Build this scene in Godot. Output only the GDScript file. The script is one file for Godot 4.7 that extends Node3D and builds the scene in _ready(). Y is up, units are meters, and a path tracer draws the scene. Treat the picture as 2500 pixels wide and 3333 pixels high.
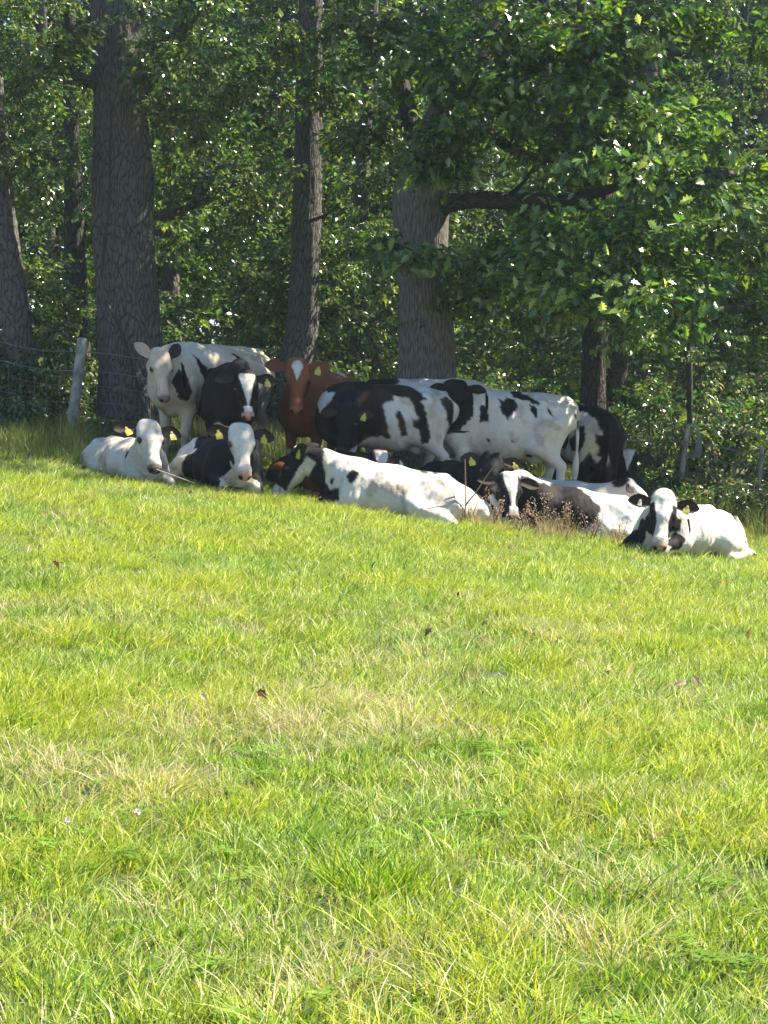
extends Node3D

var taken := {}
var M := {}


class Builder:   # collects triangles
	var v := PackedVector3Array()
	var n := PackedVector3Array()
	var c := PackedColorArray()
	var uv := PackedVector2Array()
	var i := PackedInt32Array()
	func vert(p: Vector3, q: Vector3, col := Color.WHITE, t := Vector2.ZERO) -> int:
		v.append(p)
		n.append(q)
		c.append(col)
		uv.append(t)
		return v.size() - 1
	func tri(p: int, q: int, r: int) -> void:
		if (v[r] - v[p]).cross(v[q] - v[p]).dot(n[p] + n[q] + n[r]) < 0.0:
			i.append_array(PackedInt32Array([p, r, q]))
		else:
			i.append_array(PackedInt32Array([p, q, r]))
	func flat(p: Vector3, q: Vector3, r: Vector3, col := Color.WHITE) -> void:
		var m := (r - p).cross(q - p).normalized()
		tri(vert(p, m, col), vert(q, m, col), vert(r, m, col))
	func quad(p: Vector3, q: Vector3, r: Vector3, s: Vector3, out: Vector3, col := Color.WHITE) -> void:
		var m := (r - p).cross(q - p).normalized()
		if m.dot(out) < 0.0:
			m = -m
		var a := vert(p, m, col, Vector2(0, 0))
		var b := vert(q, m, col, Vector2(1, 0))
		var d := vert(r, m, col, Vector2(1, 1))
		var e := vert(s, m, col, Vector2(0, 1))
		tri(a, b, d)
		tri(a, d, e)
	func mesh() -> ArrayMesh:
		var a := []
		a.resize(Mesh.ARRAY_MAX)
		a[Mesh.ARRAY_VERTEX] = v
		a[Mesh.ARRAY_NORMAL] = n
		a[Mesh.ARRAY_COLOR] = c
		a[Mesh.ARRAY_TEX_UV] = uv
		a[Mesh.ARRAY_INDEX] = i
		var m := ArrayMesh.new()
		m.add_surface_from_arrays(Mesh.PRIMITIVE_TRIANGLES, a)
		return m
	# round bar along a path; rough: how far the skin wanders in and out
	func tube(path: PackedVector3Array, radii: PackedFloat32Array, sides := 8, col := Color.WHITE, rough := 0.0, noise: FastNoiseLite = null, closed := true) -> void:
		var rows := []
		var run := 0.0
		var side := Vector3(1, 0, .13)
		for k in path.size():
			var d := (path[mini(k + 1, path.size() - 1)] - path[maxi(k - 1, 0)]).normalized()
			if absf(d.dot(side)) > .95:
				side = Vector3(0, .1, 1)
			var w := d.cross(side).normalized()
			var u := w.cross(d).normalized()
			side = u
			if k > 0:
				run += path[k].distance_to(path[k - 1])
			var row := []
			for s in sides + 1:
				var t := TAU * (s % sides) / sides
				var o := u * cos(t) + w * sin(t)
				var r := radii[k]
				if noise:
					var q := path[k] + o * r
					r += rough * (noise.get_noise_3d(cos(t) * 9.0 + path[0].x * 3.0, q.y * 1.1, sin(t) * 9.0) - absf(noise.get_noise_3d(cos(t) * 22.0, q.y * 2.2 + 40.0, sin(t) * 22.0)) * 1.2)
				row.append(vert(path[k] + o * r, o, col, Vector2(float(s) / sides * roundf(maxf(1.0, radii[0] * 5.0)), run)))
			rows.append(row)
		for k in path.size() - 1:
			for s in sides:
				tri(rows[k][s], rows[k][s + 1], rows[k + 1][s])
				tri(rows[k][s + 1], rows[k + 1][s + 1], rows[k + 1][s])
		if closed:
			for k in [0, path.size() - 1]:
				var o: Vector3 = (path[k] - path[1 if k == 0 else k - 1]).normalized()
				var mid := vert(path[k] + o * radii[k] * .15, o, col)
				var ring := []
				for s in sides:
					ring.append(vert(v[rows[k][s]], o, col))
				for s in sides:
					tri(mid, ring[s], ring[(s + 1) % sides])
	func resmooth() -> void:   # normals again from the faces, shared at equal places
		var sum := {}
		for k in range(0, i.size(), 3):
			var m := (v[i[k + 2]] - v[i[k]]).cross(v[i[k + 1]] - v[i[k]])
			for j in 3:
				var key := v[i[k + j]].snappedf(.0005)
				sum[key] = sum.get(key, Vector3.ZERO) + m
		for k in v.size():
			var m: Vector3 = sum.get(v[k].snappedf(.0005), n[k])
			if m.length_squared() > 1e-16:
				n[k] = m.normalized()


func numbered(called: String) -> String:
	taken[called] = taken.get(called, -1) + 1
	return called if taken[called] == 0 else "%s_%03d" % [called, taken[called]]


func tag(o: Node, label: String, category: String, group := "", kind := "") -> Node:
	o.set_meta("label", label)
	if category:
		o.set_meta("category", category)
	if group:
		o.set_meta("group", group)
	if kind:
		o.set_meta("kind", kind)
	return o


func thing(called: String, label: String, category: String, at := Vector3.ZERO, group := "") -> Node3D:
	var o := Node3D.new()
	o.name = numbered(called)
	o.position = at
	add_child(o)
	tag(o, label, category, group)
	return o


func put(called: String, mesh: Mesh, material: Material, parent: Node = self) -> MeshInstance3D:
	var o := MeshInstance3D.new()
	o.name = numbered(called) if parent == self else called
	o.mesh = mesh
	o.material_override = material
	parent.add_child(o, true)
	return o


func many(called: String, mesh: Mesh, material: Material, where: Array, tints: PackedColorArray, parent: Node = self) -> MultiMeshInstance3D:
	var mm := MultiMesh.new()
	mm.transform_format = MultiMesh.TRANSFORM_3D
	mm.use_colors = true
	mm.mesh = mesh
	mm.instance_count = where.size()
	for k in where.size():
		mm.set_instance_transform(k, where[k])
		mm.set_instance_color(k, tints[k])
	var o := MultiMeshInstance3D.new()
	o.name = numbered(called) if parent == self else called
	o.multimesh = mm
	o.material_override = material
	o.set_meta("kind", "stuff")
	parent.add_child(o, true)
	return o


# the lie of the land: a field that falls away to the right
func land(x: float, d: float) -> float:
	var r := clampf((d - 4.0) / 15.0, 0.0, 1.0)
	r = r * r * (3.0 - 2.0 * r) * .5 + r * .5
	return r * (-.09 - .125 * clampf(x, -9.0, 9.0))


func noise_texture(frequency: float, stops: Array, size := 256, octaves := 4, normal := false, kind := FastNoiseLite.TYPE_SIMPLEX_SMOOTH, wide := 0) -> NoiseTexture2D:
	var f := FastNoiseLite.new()
	f.noise_type = kind
	f.frequency = frequency
	f.fractal_octaves = octaves
	f.seed = 7
	var t := NoiseTexture2D.new()
	t.width = wide if wide else size
	t.height = size
	t.seamless = true
	t.noise = f
	if normal:
		t.as_normal_map = true
		t.bump_strength = 6.0
	if stops:
		var g := Gradient.new()
		var at := PackedFloat32Array()
		var cs := PackedColorArray()
		for k in stops.size():
			at.append(stops[k][0])
			cs.append((stops[k][1] as Color).linear_to_srgb())
		g.offsets = at
		g.colors = cs
		t.color_ramp = g
	return t


func plain(c: Color, rough := .8, spec := .5) -> StandardMaterial3D:
	var m := StandardMaterial3D.new()
	m.albedo_color = c.linear_to_srgb()
	m.roughness = rough
	m.metallic_specular = spec
	return m


func tinted(rough: float, spec := .5, through := Color.BLACK) -> StandardMaterial3D:
	var m := StandardMaterial3D.new()
	m.vertex_color_use_as_albedo = true
	m.roughness = rough
	m.metallic_specular = spec
	m.cull_mode = BaseMaterial3D.CULL_DISABLED
	if through != Color.BLACK:
		m.backlight_enabled = true
		m.backlight = through.linear_to_srgb()
	return m


func materials() -> void:
	M.grass = tinted(.42, .45, Color(1.0, .98, .40))
	M.straw = tinted(.6, .4, Color(.8, .7, .45))
	M.leaf = tinted(.22, 1.0, Color(.82, 1.0, .38))
	M.fur = tinted(.72, .25)
	M.fur.cull_mode = BaseMaterial3D.CULL_BACK
	M.fur.heightmap_enabled = true
	M.fur.heightmap_texture = noise_texture(.05, [], 256, 4)
	M.fur.heightmap_scale = .22
	M.fur.uv1_triplanar = true
	M.fur.uv1_scale = Vector3(3.5, 3.5, 3.5)
	M.fur_plain = tinted(.75, .25)
	M.eye = plain(Color(.006, .005, .005), .08, .6)
	M.tag = plain(Color(.46, .38, .05), .5)
	M.tag_pale = plain(Color(.60, .60, .38), .45)
	for k in [["bark", Color(.048, .046, .042), Color(.135, .126, .112)], ["bark_smooth", Color(.066, .062, .054), Color(.175, .162, .138)], ["bark_dark", Color(.026, .024, .021), Color(.075, .068, .06)]]:
		var b := StandardMaterial3D.new()
		var tones := [[0.0, (k[2] as Color) * 1.2], [.40, k[2]], [.62, (k[1] as Color).lerp(k[2], .55)], [.82, k[1]], [1.0, (k[1] as Color) * .8]]
		b.albedo_texture = noise_texture(.016, tones, 512, 4, false, FastNoiseLite.TYPE_SIMPLEX, 256)
		if k[0] == "bark_smooth":
			b.albedo_texture = noise_texture(.02, [[0.0, k[1]], [.45, (k[1] as Color).lerp(k[2], .6)], [.6, k[2]], [1.0, (k[2] as Color) * 1.5]], 512, 5)
		else:
			(b.albedo_texture as NoiseTexture2D).noise.fractal_type = FastNoiseLite.FRACTAL_RIDGED
		b.roughness = .92
		b.metallic_specular = .25
		b.heightmap_enabled = true
		b.heightmap_texture = noise_texture(.016, [], 512, 4, false, FastNoiseLite.TYPE_SIMPLEX, 256)
		(b.heightmap_texture as NoiseTexture2D).noise.fractal_type = FastNoiseLite.FRACTAL_RIDGED
		b.heightmap_flip_texture = true
		b.heightmap_scale = 1.2 if k[0] == "bark_smooth" else 3.0
		b.uv1_scale = Vector3(2.2, .5, 1)
		M[k[0]] = b
	M.twig = plain(Color(.09, .08, .065), .9, .2)
	M.pale_wood = plain(Color(.40, .35, .26), .85, .2)
	var post := StandardMaterial3D.new()
	post.albedo_texture = noise_texture(.03, [[0.0, Color(.14, .13, .115)], [.45, Color(.30, .28, .25)], [1.0, Color(.46, .44, .40)]], 512, 5, false, FastNoiseLite.TYPE_SIMPLEX_SMOOTH, 128)
	post.uv1_scale = Vector3(1.0, .35, 1)
	post.roughness = .9
	post.heightmap_enabled = true
	post.heightmap_texture = noise_texture(.05, [], 512, 4, false, FastNoiseLite.TYPE_SIMPLEX, 128)
	post.heightmap_scale = 1.0
	M.post = post
	M.wire = plain(Color(.17, .18, .17), .5, .5)
	M.wire.metallic = .6
	M.soil = StandardMaterial3D.new()
	M.soil.albedo_texture = noise_texture(.02, [[0.0, Color(.022, .020, .012)], [.5, Color(.04, .055, .016)], [1.0, Color(.085, .10, .03)]], 512, 5)
	M.soil.uv1_triplanar = true
	M.soil.uv1_world_triplanar = true
	M.soil.uv1_scale = Vector3(.7, .7, .7)
	M.soil.roughness = .95
	M.dead_leaf = tinted(.6, .35, Color(.9, .6, .3))
	M.clover = plain(Color(.68, .60, .58), .8, .2)


func camera_and_light() -> void:
	var cam := Camera3D.new()
	cam.name = "camera"
	cam.position = Vector3(0, 1.65, 0)
	cam.rotation_degrees = Vector3(-4.862, 0, 0)
	cam.fov = 28.345
	cam.near = .1
	cam.far = 500.0
	cam.current = true
	add_child(cam)
	var sky := ProceduralSkyMaterial.new()
	sky.sky_top_color = Color(.34, .47, .64)
	sky.sky_horizon_color = Color(.80, .83, .84)
	sky.sky_curve = .12
	sky.sky_energy_multiplier = .85
	sky.ground_bottom_color = Color(.10, .12, .06)
	sky.ground_horizon_color = Color(.40, .46, .42)
	sky.sun_angle_max = 20.0
	var e := Environment.new()
	e.background_mode = Environment.BG_SKY
	e.sky = Sky.new()
	e.sky.sky_material = sky
	e.tonemap_mode = Environment.TONE_MAPPER_LINEAR
	e.tonemap_exposure = 3.5
	e.fog_enabled = true
	e.fog_density = .0005
	e.fog_light_color = Color(.86, .95, 1.0)
	e.sdfgi_enabled = true
	e.ssao_enabled = true
	e.ssil_enabled = true
	var w := WorldEnvironment.new()
	w.name = "world"
	w.environment = e
	add_child(w)
	var sun := DirectionalLight3D.new()
	sun.name = "sun"
	sun.light_color = Color(1.0, .955, .87)
	sun.light_energy = 1.6
	sun.light_angular_distance = .5
	sun.shadow_enabled = true
	add_child(sun)
	sun.look_at_from_position(Vector3(.60, .78, -.20) * 50.0, Vector3.ZERO)

func _ready() -> void:
	camera_and_light()
	materials()
	M.dry_stem = plain(Color(.26, .20, .13), .85, .2)
	M.green_stem = plain(Color(.10, .20, .05), .7, .3)
	ground()
	make_sprays()
	trees()
	deep_wood()
	bushes()
	fence()
	netting()
	herd()
	grass()
	rough_growth()
	weeds()
	litter()
var HERD := [
	{"name": "cow", "label": "tall cream-white cow with narrow black marks standing leftmost, head lowered", "pose": "stand", "size": 1.14, "at": Vector3(-2.060, 0.168, -23.400), "heading": Vector3(-0.66, 0, 0.75), "tilt": 0.35,
		"head_at": Vector3(1.017, 1.325, -0.282), "head_dir": Vector3(0.112, -0.925, -0.363), "head_size": 1.06, "face": "white", "seed": 11, "cell": 0.0145, "soil": 1.0, "white": Color(.52, .455, .365), "nose": Color(.20, .15, .13), "arch": -.02, "tag_left": "none", "tag_right": "none", "ear_left": "dark", "ear_right": "white", "ear_back": 1.1,
		"marks": [["left", true, PackedVector2Array([Vector2(0.71, 1.15), Vector2(0.62, 1.04), Vector2(0.59, 0.89), Vector2(0.62, 0.78), Vector2(0.68, 0.80), Vector2(0.72, 0.93), Vector2(0.76, 0.99), Vector2(0.74, 1.09)])],
			["left", true, PackedVector2Array([Vector2(0.51, 1.33), Vector2(0.43, 1.26), Vector2(0.33, 1.17), Vector2(0.33, 1.01), Vector2(0.37, 1.02), Vector2(0.45, 1.14)])],
			["left", true, PackedVector2Array([Vector2(0.35, 0.98), Vector2(0.30, 0.94), Vector2(0.30, 0.84), Vector2(0.35, 0.85)])],
			["left", true, PackedVector2Array([Vector2(-0.08, 1.34), Vector2(-0.26, 1.30), Vector2(-0.36, 1.23), Vector2(-0.28, 1.23)])]]},
	{"name": "cow", "label": "black cow with narrow white blaze and pink nose standing before the tall cream cow", "pose": "stand", "size": 1.00, "at": Vector3(-1.760, 0.130, -22.600), "heading": Vector3(0.10, 0, 0.99), "tilt": 0.35,
		"head_at": Vector3(1.070, 1.185, -0.145), "head_dir": Vector3(0.561, -0.825, -0.066), "head_size": 1.02, "face": "blaze", "seed": 12, "cell": 0.018, "base_dark": true, "rust": .1, "nose": Color(.52, .26, .22), "blaze_top": .085, "blaze_low": .012, "tag_left": "yellow", "tag_right": "none", "ear_left": "dark", "ear_right": "dark", "arch": .1,
		"marks": [["ball", false, Vector3(.48, .55, .0), .17],
			["ball", false, Vector3(-.1, .5, .2), .2]]},
	{"name": "cow", "label": "red-brown cow with a white star on its forehead, standing and facing the camera", "pose": "stand", "size": 1.02, "at": Vector3(-0.750, 0.004, -23.400), "heading": Vector3(-0.42, 0, 0.91), "tilt": 0.35,
		"head_at": Vector3(1.153, 1.392, -0.246), "head_dir": Vector3(0.374, -0.901, -0.220), "head_size": 1.10, "face": "star", "seed": 13, "cell": 0.018, "base_dark": true, "dark": Color(.19, .07, .032), "worn": Color(.27, .12, .05), "rust": .6, "nose": Color(.22, .10, .07), "tag_left": "yellow", "tag_right": "none", "ear_left": "dark", "ear_right": "dark", "ear_droop": -.05,
		"marks": [["ball", false, Vector3(-.30, 1.24, -.04), .10],
			["ball", false, Vector3(-.5, 1.24, .02), .07],
			["ball", false, Vector3(.44, .1, .2), .3],
			["ball", false, Vector3(.44, .1, -.2), .3]]},
	{"name": "cow", "label": "black and white cow with black saddle standing side-on behind the large lying cow", "pose": "stand", "size": 0.99, "at": Vector3(-0.030, -0.086, -22.450), "heading": Vector3(-0.98, 0, 0.20), "tilt": 0.35,
		"head_at": Vector3(0.529, 0.991, -0.504), "head_dir": Vector3(0.175, -0.939, -0.297), "head_size": 0.95, "face": "dark", "seed": 14, "nose": Color(.03, .026, .026), "cell": 0.017, "base_dark": false, "rust": .8, "worn": Color(.06, .035, .02), "tag_left": "yellow", "tag_right": "none", "ear_left": "dark", "ear_right": "dark", "fore_step": .06, "hind_step": .08,
		"marks": [["both", true, PackedVector2Array([Vector2(1.15, 1.54), Vector2(0.16, 1.40), Vector2(-0.19, 1.30), Vector2(-0.38, 1.14), Vector2(-0.41, 1.09), Vector2(-0.35, 1.09), Vector2(-0.40, 0.95), Vector2(-0.45, 0.70), Vector2(-0.43, 0.61), Vector2(-0.37, 0.62), Vector2(-0.31, 0.76), Vector2(-0.25, 0.79), Vector2(-0.26, 0.88), Vector2(-0.33, 0.89), Vector2(-0.26, 1.00), Vector2(-0.22, 1.11), Vector2(-0.13, 1.11), Vector2(-0.04, 1.13), Vector2(-0.03, 1.07), Vector2(0.03, 1.05), Vector2(0.08, 1.02), Vector2(0.04, 0.88), Vector2(-0.00, 0.72), Vector2(-0.02, 0.66), Vector2(0.11, 0.67), Vector2(0.23, 0.65), Vector2(0.33, 0.57), Vector2(1.09, 0.18)])],
			["left", false, PackedVector2Array([Vector2(0.78, 1.13), Vector2(0.61, 1.14), Vector2(0.68, 1.02), Vector2(0.75, 0.89)])],
			["left", true, PackedVector2Array([Vector2(-0.06, 0.96), Vector2(-0.12, 0.94), Vector2(-0.16, 0.87), Vector2(-0.21, 0.69), Vector2(-0.14, 0.68), Vector2(-0.09, 0.81)])],
			["left", true, PackedVector2Array([Vector2(-0.58, 1.12), Vector2(-0.64, 1.14), Vector2(-0.71, 1.11), Vector2(-0.73, 1.01), Vector2(-0.73, 0.84), Vector2(-0.67, 0.81), Vector2(-0.63, 0.94)])],
			["ball", false, Vector3(.45, .1, -.16), .42],
			["ball", false, Vector3(.45, .1, .16), .42],
			["ball", false, Vector3(.45, .1, 0), .3]]},
	{"name": "cow", "label": "white-backed cow standing behind the black-saddled cow, only its back showing", "pose": "stand", "size": 1.07, "at": Vector3(0.500, -0.152, -23.750), "heading": Vector3(0.97, 0, -0.25), "tilt": 0.35,
		"head_at": Vector3(0.767, 1.021, -0.060), "head_dir": Vector3(0.435, -0.893, 0.112), "head_size": 1.00, "face": "dark", "seed": 15, "nose": Color(.03, .026, .026), "cell": 0.022, "tag_left": "none", "tag_right": "none", "ear_left": "dark", "ear_right": "dark",
		"marks": [["both", true, PackedVector2Array([Vector2(-.2, 1.12), Vector2(1.0, 1.12), Vector2(1.2, .4), Vector2(-.3, .4)])],
			["ball", true, Vector3(-.62, 1.22, 0), .24],
			["beyond", true, Vector3(1, 0, 0), .72]]},
	{"name": "cow", "label": "white cow with scattered black spots and black neck, standing side-on", "pose": "stand", "size": 1.06, "at": Vector3(1.270, -0.249, -22.900), "heading": Vector3(-1.00, 0, 0.02), "tilt": 0.35,
		"head_at": Vector3(0.520, 1.405, -0.340), "head_dir": Vector3(0.006, -0.650, 0.760), "head_size": 1.00, "face": "dark", "seed": 16, "nose": Color(.03, .026, .026), "cell": 0.0145, "soil": .55, "tag_left": "pale", "tag_right": "yellow", "ear_left": "dark", "ear_right": "dark", "hind_step": .07, "fore_step": .05, "arch": .06, "tail": PackedVector3Array([Vector3(-.74, 1.26, 0), Vector3(-.84, 1.20, 0), Vector3(-.87, .98, -.02), Vector3(-.88, .72, -.03), Vector3(-.87, .45, -.03), Vector3(-.87, .36, -.03)]),
		"marks": [["left", true, PackedVector2Array([Vector2(0.83, 1.44), Vector2(0.40, 1.47), Vector2(0.41, 1.29), Vector2(0.36, 1.10), Vector2(0.36, 1.00), Vector2(0.42, 0.93), Vector2(0.46, 0.87), Vector2(0.66, 0.80)])],
			["left", true, PackedVector2Array([Vector2(0.25, 1.16), Vector2(0.21, 1.16), Vector2(0.16, 1.06), Vector2(0.15, 0.97), Vector2(0.25, 0.97)])],
			["left", true, PackedVector2Array([Vector2(0.05, 1.25), Vector2(-0.01, 1.21), Vector2(-0.05, 1.27), Vector2(-0.15, 1.24), Vector2(-0.17, 1.16), Vector2(-0.12, 1.08), Vector2(-0.05, 1.01), Vector2(0.01, 1.08)])],
			["left", true, PackedVector2Array([Vector2(-0.09, 1.33), Vector2(-0.18, 1.34), Vector2(-0.32, 1.27), Vector2(-0.40, 1.22), Vector2(-0.39, 1.19), Vector2(-0.32, 1.22), Vector2(-0.25, 1.22), Vector2(-0.18, 1.24), Vector2(-0.12, 1.27)])],
			["left", true, PackedVector2Array([Vector2(-0.29, 1.21), Vector2(-0.35, 1.17), Vector2(-0.41, 1.07), Vector2(-0.39, 1.04), Vector2(-0.31, 1.11)])],
			["left", true, PackedVector2Array([Vector2(-0.50, 1.17), Vector2(-0.53, 1.15), Vector2(-0.57, 1.06), Vector2(-0.54, 1.07)])],
			["left", true, PackedVector2Array([Vector2(0.17, 0.80), Vector2(0.13, 0.80), Vector2(0.12, 0.76), Vector2(0.15, 0.75)])],
			["left", true, PackedVector2Array([Vector2(-0.12, 0.79), Vector2(-0.14, 0.78), Vector2(-0.14, 0.75), Vector2(-0.12, 0.76)])],
			["left", true, PackedVector2Array([Vector2(-0.81, 1.12), Vector2(-0.84, 1.11), Vector2(-0.85, 1.04), Vector2(-0.83, 1.05)])],
			["left", true, PackedVector2Array([Vector2(-0.85, 1.02), Vector2(-0.88, 1.02), Vector2(-0.89, 0.92), Vector2(-0.86, 0.92)])],
			["ball", true, Vector3(-.33, .66, -.12), .07],
			["beyond", true, Vector3(.96, .28, 0), .95]]},
	{"name": "cow", "label": "black and white cow seen from behind, rightmost of the standing cows", "pose": "stand", "size": 1.00, "at": Vector3(2.330, -0.381, -24.150), "heading": Vector3(-0.25, 0, -0.97), "tilt": 0.35,
		"head_at": Vector3(0.850, 1.103, 0.109), "head_dir": Vector3(0.581, -0.796, 0.169), "head_size": 0.98, "face": "dark", "seed": 17, "nose": Color(.03, .026, .026), "cell": 0.018, "base_dark": true, "rust": .15, "tag_left": "none", "tag_right": "none", "ear_left": "dark", "ear_right": "dark", "tail": PackedVector3Array([Vector3(-.72, 1.16, .0), Vector3(-.83, 1.06, .0), Vector3(-.86, .8, .02), Vector3(-.85, .5, .02), Vector3(-.84, .42, .02)]),
		"marks": [["rear", false, PackedVector2Array([Vector2(-0.32, 1.27), Vector2(-0.18, 1.24), Vector2(-0.12, 1.10), Vector2(-0.10, 1.01), Vector2(-0.05, 0.96), Vector2(-0.05, 0.93), Vector2(-0.14, 0.95), Vector2(-0.11, 0.85), Vector2(-0.04, 0.78), Vector2(0.03, 0.65), Vector2(-0.01, 0.60), Vector2(-0.12, 0.71), Vector2(-0.16, 0.76), Vector2(-0.20, 0.64), Vector2(-0.37, 0.42), Vector2(-0.51, 0.91), Vector2(-0.41, 1.25)]), 0.10],
			["rear", true, PackedVector2Array([Vector2(-0.28, 1.20), Vector2(-0.24, 1.16), Vector2(-0.24, 0.99), Vector2(-0.22, 0.82), Vector2(-0.25, 0.73), Vector2(-0.32, 0.74), Vector2(-0.33, 0.88), Vector2(-0.31, 1.06)]), 0.10]]},
	{"name": "cow", "label": "dirty white cow with dark ears lying leftmost, below the wooden post", "pose": "lie", "size": 0.80, "at": Vector3(-2.680, 0.195, -20.900), "heading": Vector3(0.62, 0, 0.78), "tilt": 1.00,
		"head_at": Vector3(0.628, 0.661, 0.173), "head_dir": Vector3(0.701, -0.692, 0.172), "head_size": 1.10, "face": "eye_patches", "seed": 18, "cell": 0.017, "soil": 1.0, "white": Color(.50, .47, .43), "nose": Color(.10, .085, .08), "tag_left": "yellow", "tag_right": "yellow", "ear_left": "dark", "ear_right": "dark", "arch": .08, "near": -1.0, "dark": Color(.022, .021, .021),
		"marks": [["ball", true, Vector3(.66, .62, -.13), .11]]},
	{"name": "cow", "label": "black-bodied cow with all-white face and pink nose, lying second from left", "pose": "lie", "size": 0.95, "at": Vector3(-1.700, 0.122, -21.050), "heading": Vector3(0.32, 0, 0.95), "tilt": 1.00,
		"head_at": Vector3(0.724, 0.693, 0.041), "head_dir": Vector3(0.633, -0.774, -0.027), "head_size": 1.12, "face": "white_dark_sides", "seed": 19, "cell": 0.0145, "base_dark": true, "rust": .05, "nose": Color(.46, .24, .20), "tag_left": "yellow", "tag_right": "yellow", "ear_left": "dark", "ear_right": "dark", "arch": .08, "near": 1.0,
		"marks": [["beyond", false, Vector3(-.8, .0, .6), .30],
			["ball", true, Vector3(-.25, .42, .05), .22],
			["ball", false, Vector3(.35, .2, -.52), .24],
			["ball", false, Vector3(.75, .05, 0), .22]]},
	{"name": "cow", "label": "large white cow with black head and shoulder lying side-on in front centre", "pose": "lie", "size": 1.02, "at": Vector3(0.130, -0.186, -20.400), "heading": Vector3(-0.99, 0, -0.08), "tilt": 1.00,
		"head_at": Vector3(1.113, 0.597, 0.010), "head_dir": Vector3(0.426, -0.902, 0.067), "head_size": 1.05, "face": "low_white", "seed": 20, "cell": 0.0145, "soil": .6, "white": Color(.55, .52, .475), "nose": Color(.42, .30, .26), "tag_left": "yellow", "tag_right": "none", "ear_left": "dark", "ear_right": "dark", "arch": .02, "near": -1.0, "ear_droop": .45, "ear_back": .9, "ear_open": 1.6, "ear_out": .35, "tail": PackedVector3Array([Vector3(-.90, .38, 0), Vector3(-1.0, .28, -.05), Vector3(-1.03, .12, -.12), Vector3(-1.0, .05, -.2), Vector3(-.9, .05, -.26), Vector3(-.86, .05, -.28)]),
		"marks": [["left", true, PackedVector2Array([Vector2(0.98, 0.72), Vector2(0.82, 0.71), Vector2(0.81, 0.51), Vector2(0.77, 0.43), Vector2(0.75, 0.32), Vector2(0.71, 0.25), Vector2(0.66, 0.28), Vector2(0.60, 0.30), Vector2(0.58, 0.17), Vector2(0.62, 0.15), Vector2(0.72, 0.11), Vector2(0.90, 0.11), Vector2(0.96, 0.20), Vector2(1.01, 0.32), Vector2(1.07, 0.43), Vector2(1.15, 0.58)])],
			["left", true, PackedVector2Array([Vector2(0.53, 0.47), Vector2(0.48, 0.49), Vector2(0.43, 0.47), Vector2(0.44, 0.39), Vector2(0.50, 0.35), Vector2(0.54, 0.40)])],
			["left", true, PackedVector2Array([Vector2(0.70, 0.36), Vector2(0.66, 0.37), Vector2(0.67, 0.31), Vector2(0.69, 0.31)])]]},
	{"name": "cow", "label": "red-brown cow lying hidden behind the large white one, its back and rump showing", "pose": "lie", "size": 0.98, "at": Vector3(-0.020, -0.188, -21.120), "heading": Vector3(-0.99, 0, -0.12), "tilt": 1.00,
		"head_at": Vector3(0.996, 0.445, 0.110), "head_dir": Vector3(0.551, -0.605, 0.575), "head_size": 1.00, "face": "dark", "seed": 21, "nose": Color(.03, .026, .026), "cell": 0.02, "base_dark": true, "dark": Color(.14, .042, .02), "worn": Color(.07, .04, .025), "rust": .9, "tag_left": "none", "tag_right": "none", "ear_left": "dark", "ear_right": "dark", "near": -1.0,
		"marks": [["ball", false, Vector3(.78, .55, -.05), .1],
			["left", false, PackedVector2Array([Vector2(-.74, .50), Vector2(-.66, .50), Vector2(-.82, .22), Vector2(-.9, .22)])]]},
	{"name": "cow", "label": "dark cow with white forehead peering over the back of the large white one", "pose": "lie", "size": 0.85, "at": Vector3(-0.550, -0.021, -21.950), "heading": Vector3(0.90, 0, 0.43), "tilt": 1.00,
		"head_at": Vector3(0.584, 0.530, 0.163), "head_dir": Vector3(0.365, -0.812, 0.455), "head_size": 1.02, "face": "triangle", "seed": 22, "nose": Color(.03, .026, .026), "cell": 0.02, "base_dark": true, "rust": .5, "tag_left": "pale", "tag_right": "none", "ear_left": "dark", "ear_right": "dark",
		"marks": []},
	{"name": "cow", "label": "black cow lying beneath the spotted white cow, yellow tags in both ears", "pose": "lie", "size": 0.98, "at": Vector3(0.830, -0.194, -21.750), "heading": Vector3(0.42, 0, 0.91), "tilt": 1.00,
		"head_at": Vector3(0.729, 0.690, 0.089), "head_dir": Vector3(0.602, -0.773, 0.203), "head_size": 1.05, "face": "dark", "seed": 23, "nose": Color(.03, .026, .026), "cell": 0.018, "base_dark": true, "rust": .05, "tag_left": "yellow", "tag_right": "yellow", "ear_left": "dark", "ear_right": "dark", "near": 1.0,
		"marks": [["left", false, PackedVector2Array([Vector2(-.2, .70), Vector2(-.35, .70), Vector2(-.9, .1), Vector2(-.7, .1)])]]},
	{"name": "cow", "label": "grey-white cow with black flank lying in shade behind the dry weeds", "pose": "lie", "size": 0.98, "at": Vector3(2.020, -0.432, -20.900), "heading": Vector3(-0.99, 0, 0.08), "tilt": 1.00,
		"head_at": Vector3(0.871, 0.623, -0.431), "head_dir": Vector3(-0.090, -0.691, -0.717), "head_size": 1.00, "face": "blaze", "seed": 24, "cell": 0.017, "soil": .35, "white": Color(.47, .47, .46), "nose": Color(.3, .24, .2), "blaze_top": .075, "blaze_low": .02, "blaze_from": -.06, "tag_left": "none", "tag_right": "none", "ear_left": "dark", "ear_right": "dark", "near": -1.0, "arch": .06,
		"marks": [["left", true, PackedVector2Array([Vector2(0.75, 0.63), Vector2(0.62, 0.60), Vector2(0.42, 0.55), Vector2(0.27, 0.61), Vector2(0.18, 0.61), Vector2(0.05, 0.54), Vector2(-0.07, 0.44), Vector2(-0.13, 0.39), Vector2(-0.09, 0.27), Vector2(0.02, 0.16), Vector2(0.64, 0.02), Vector2(0.82, 0.44)])]]},
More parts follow.
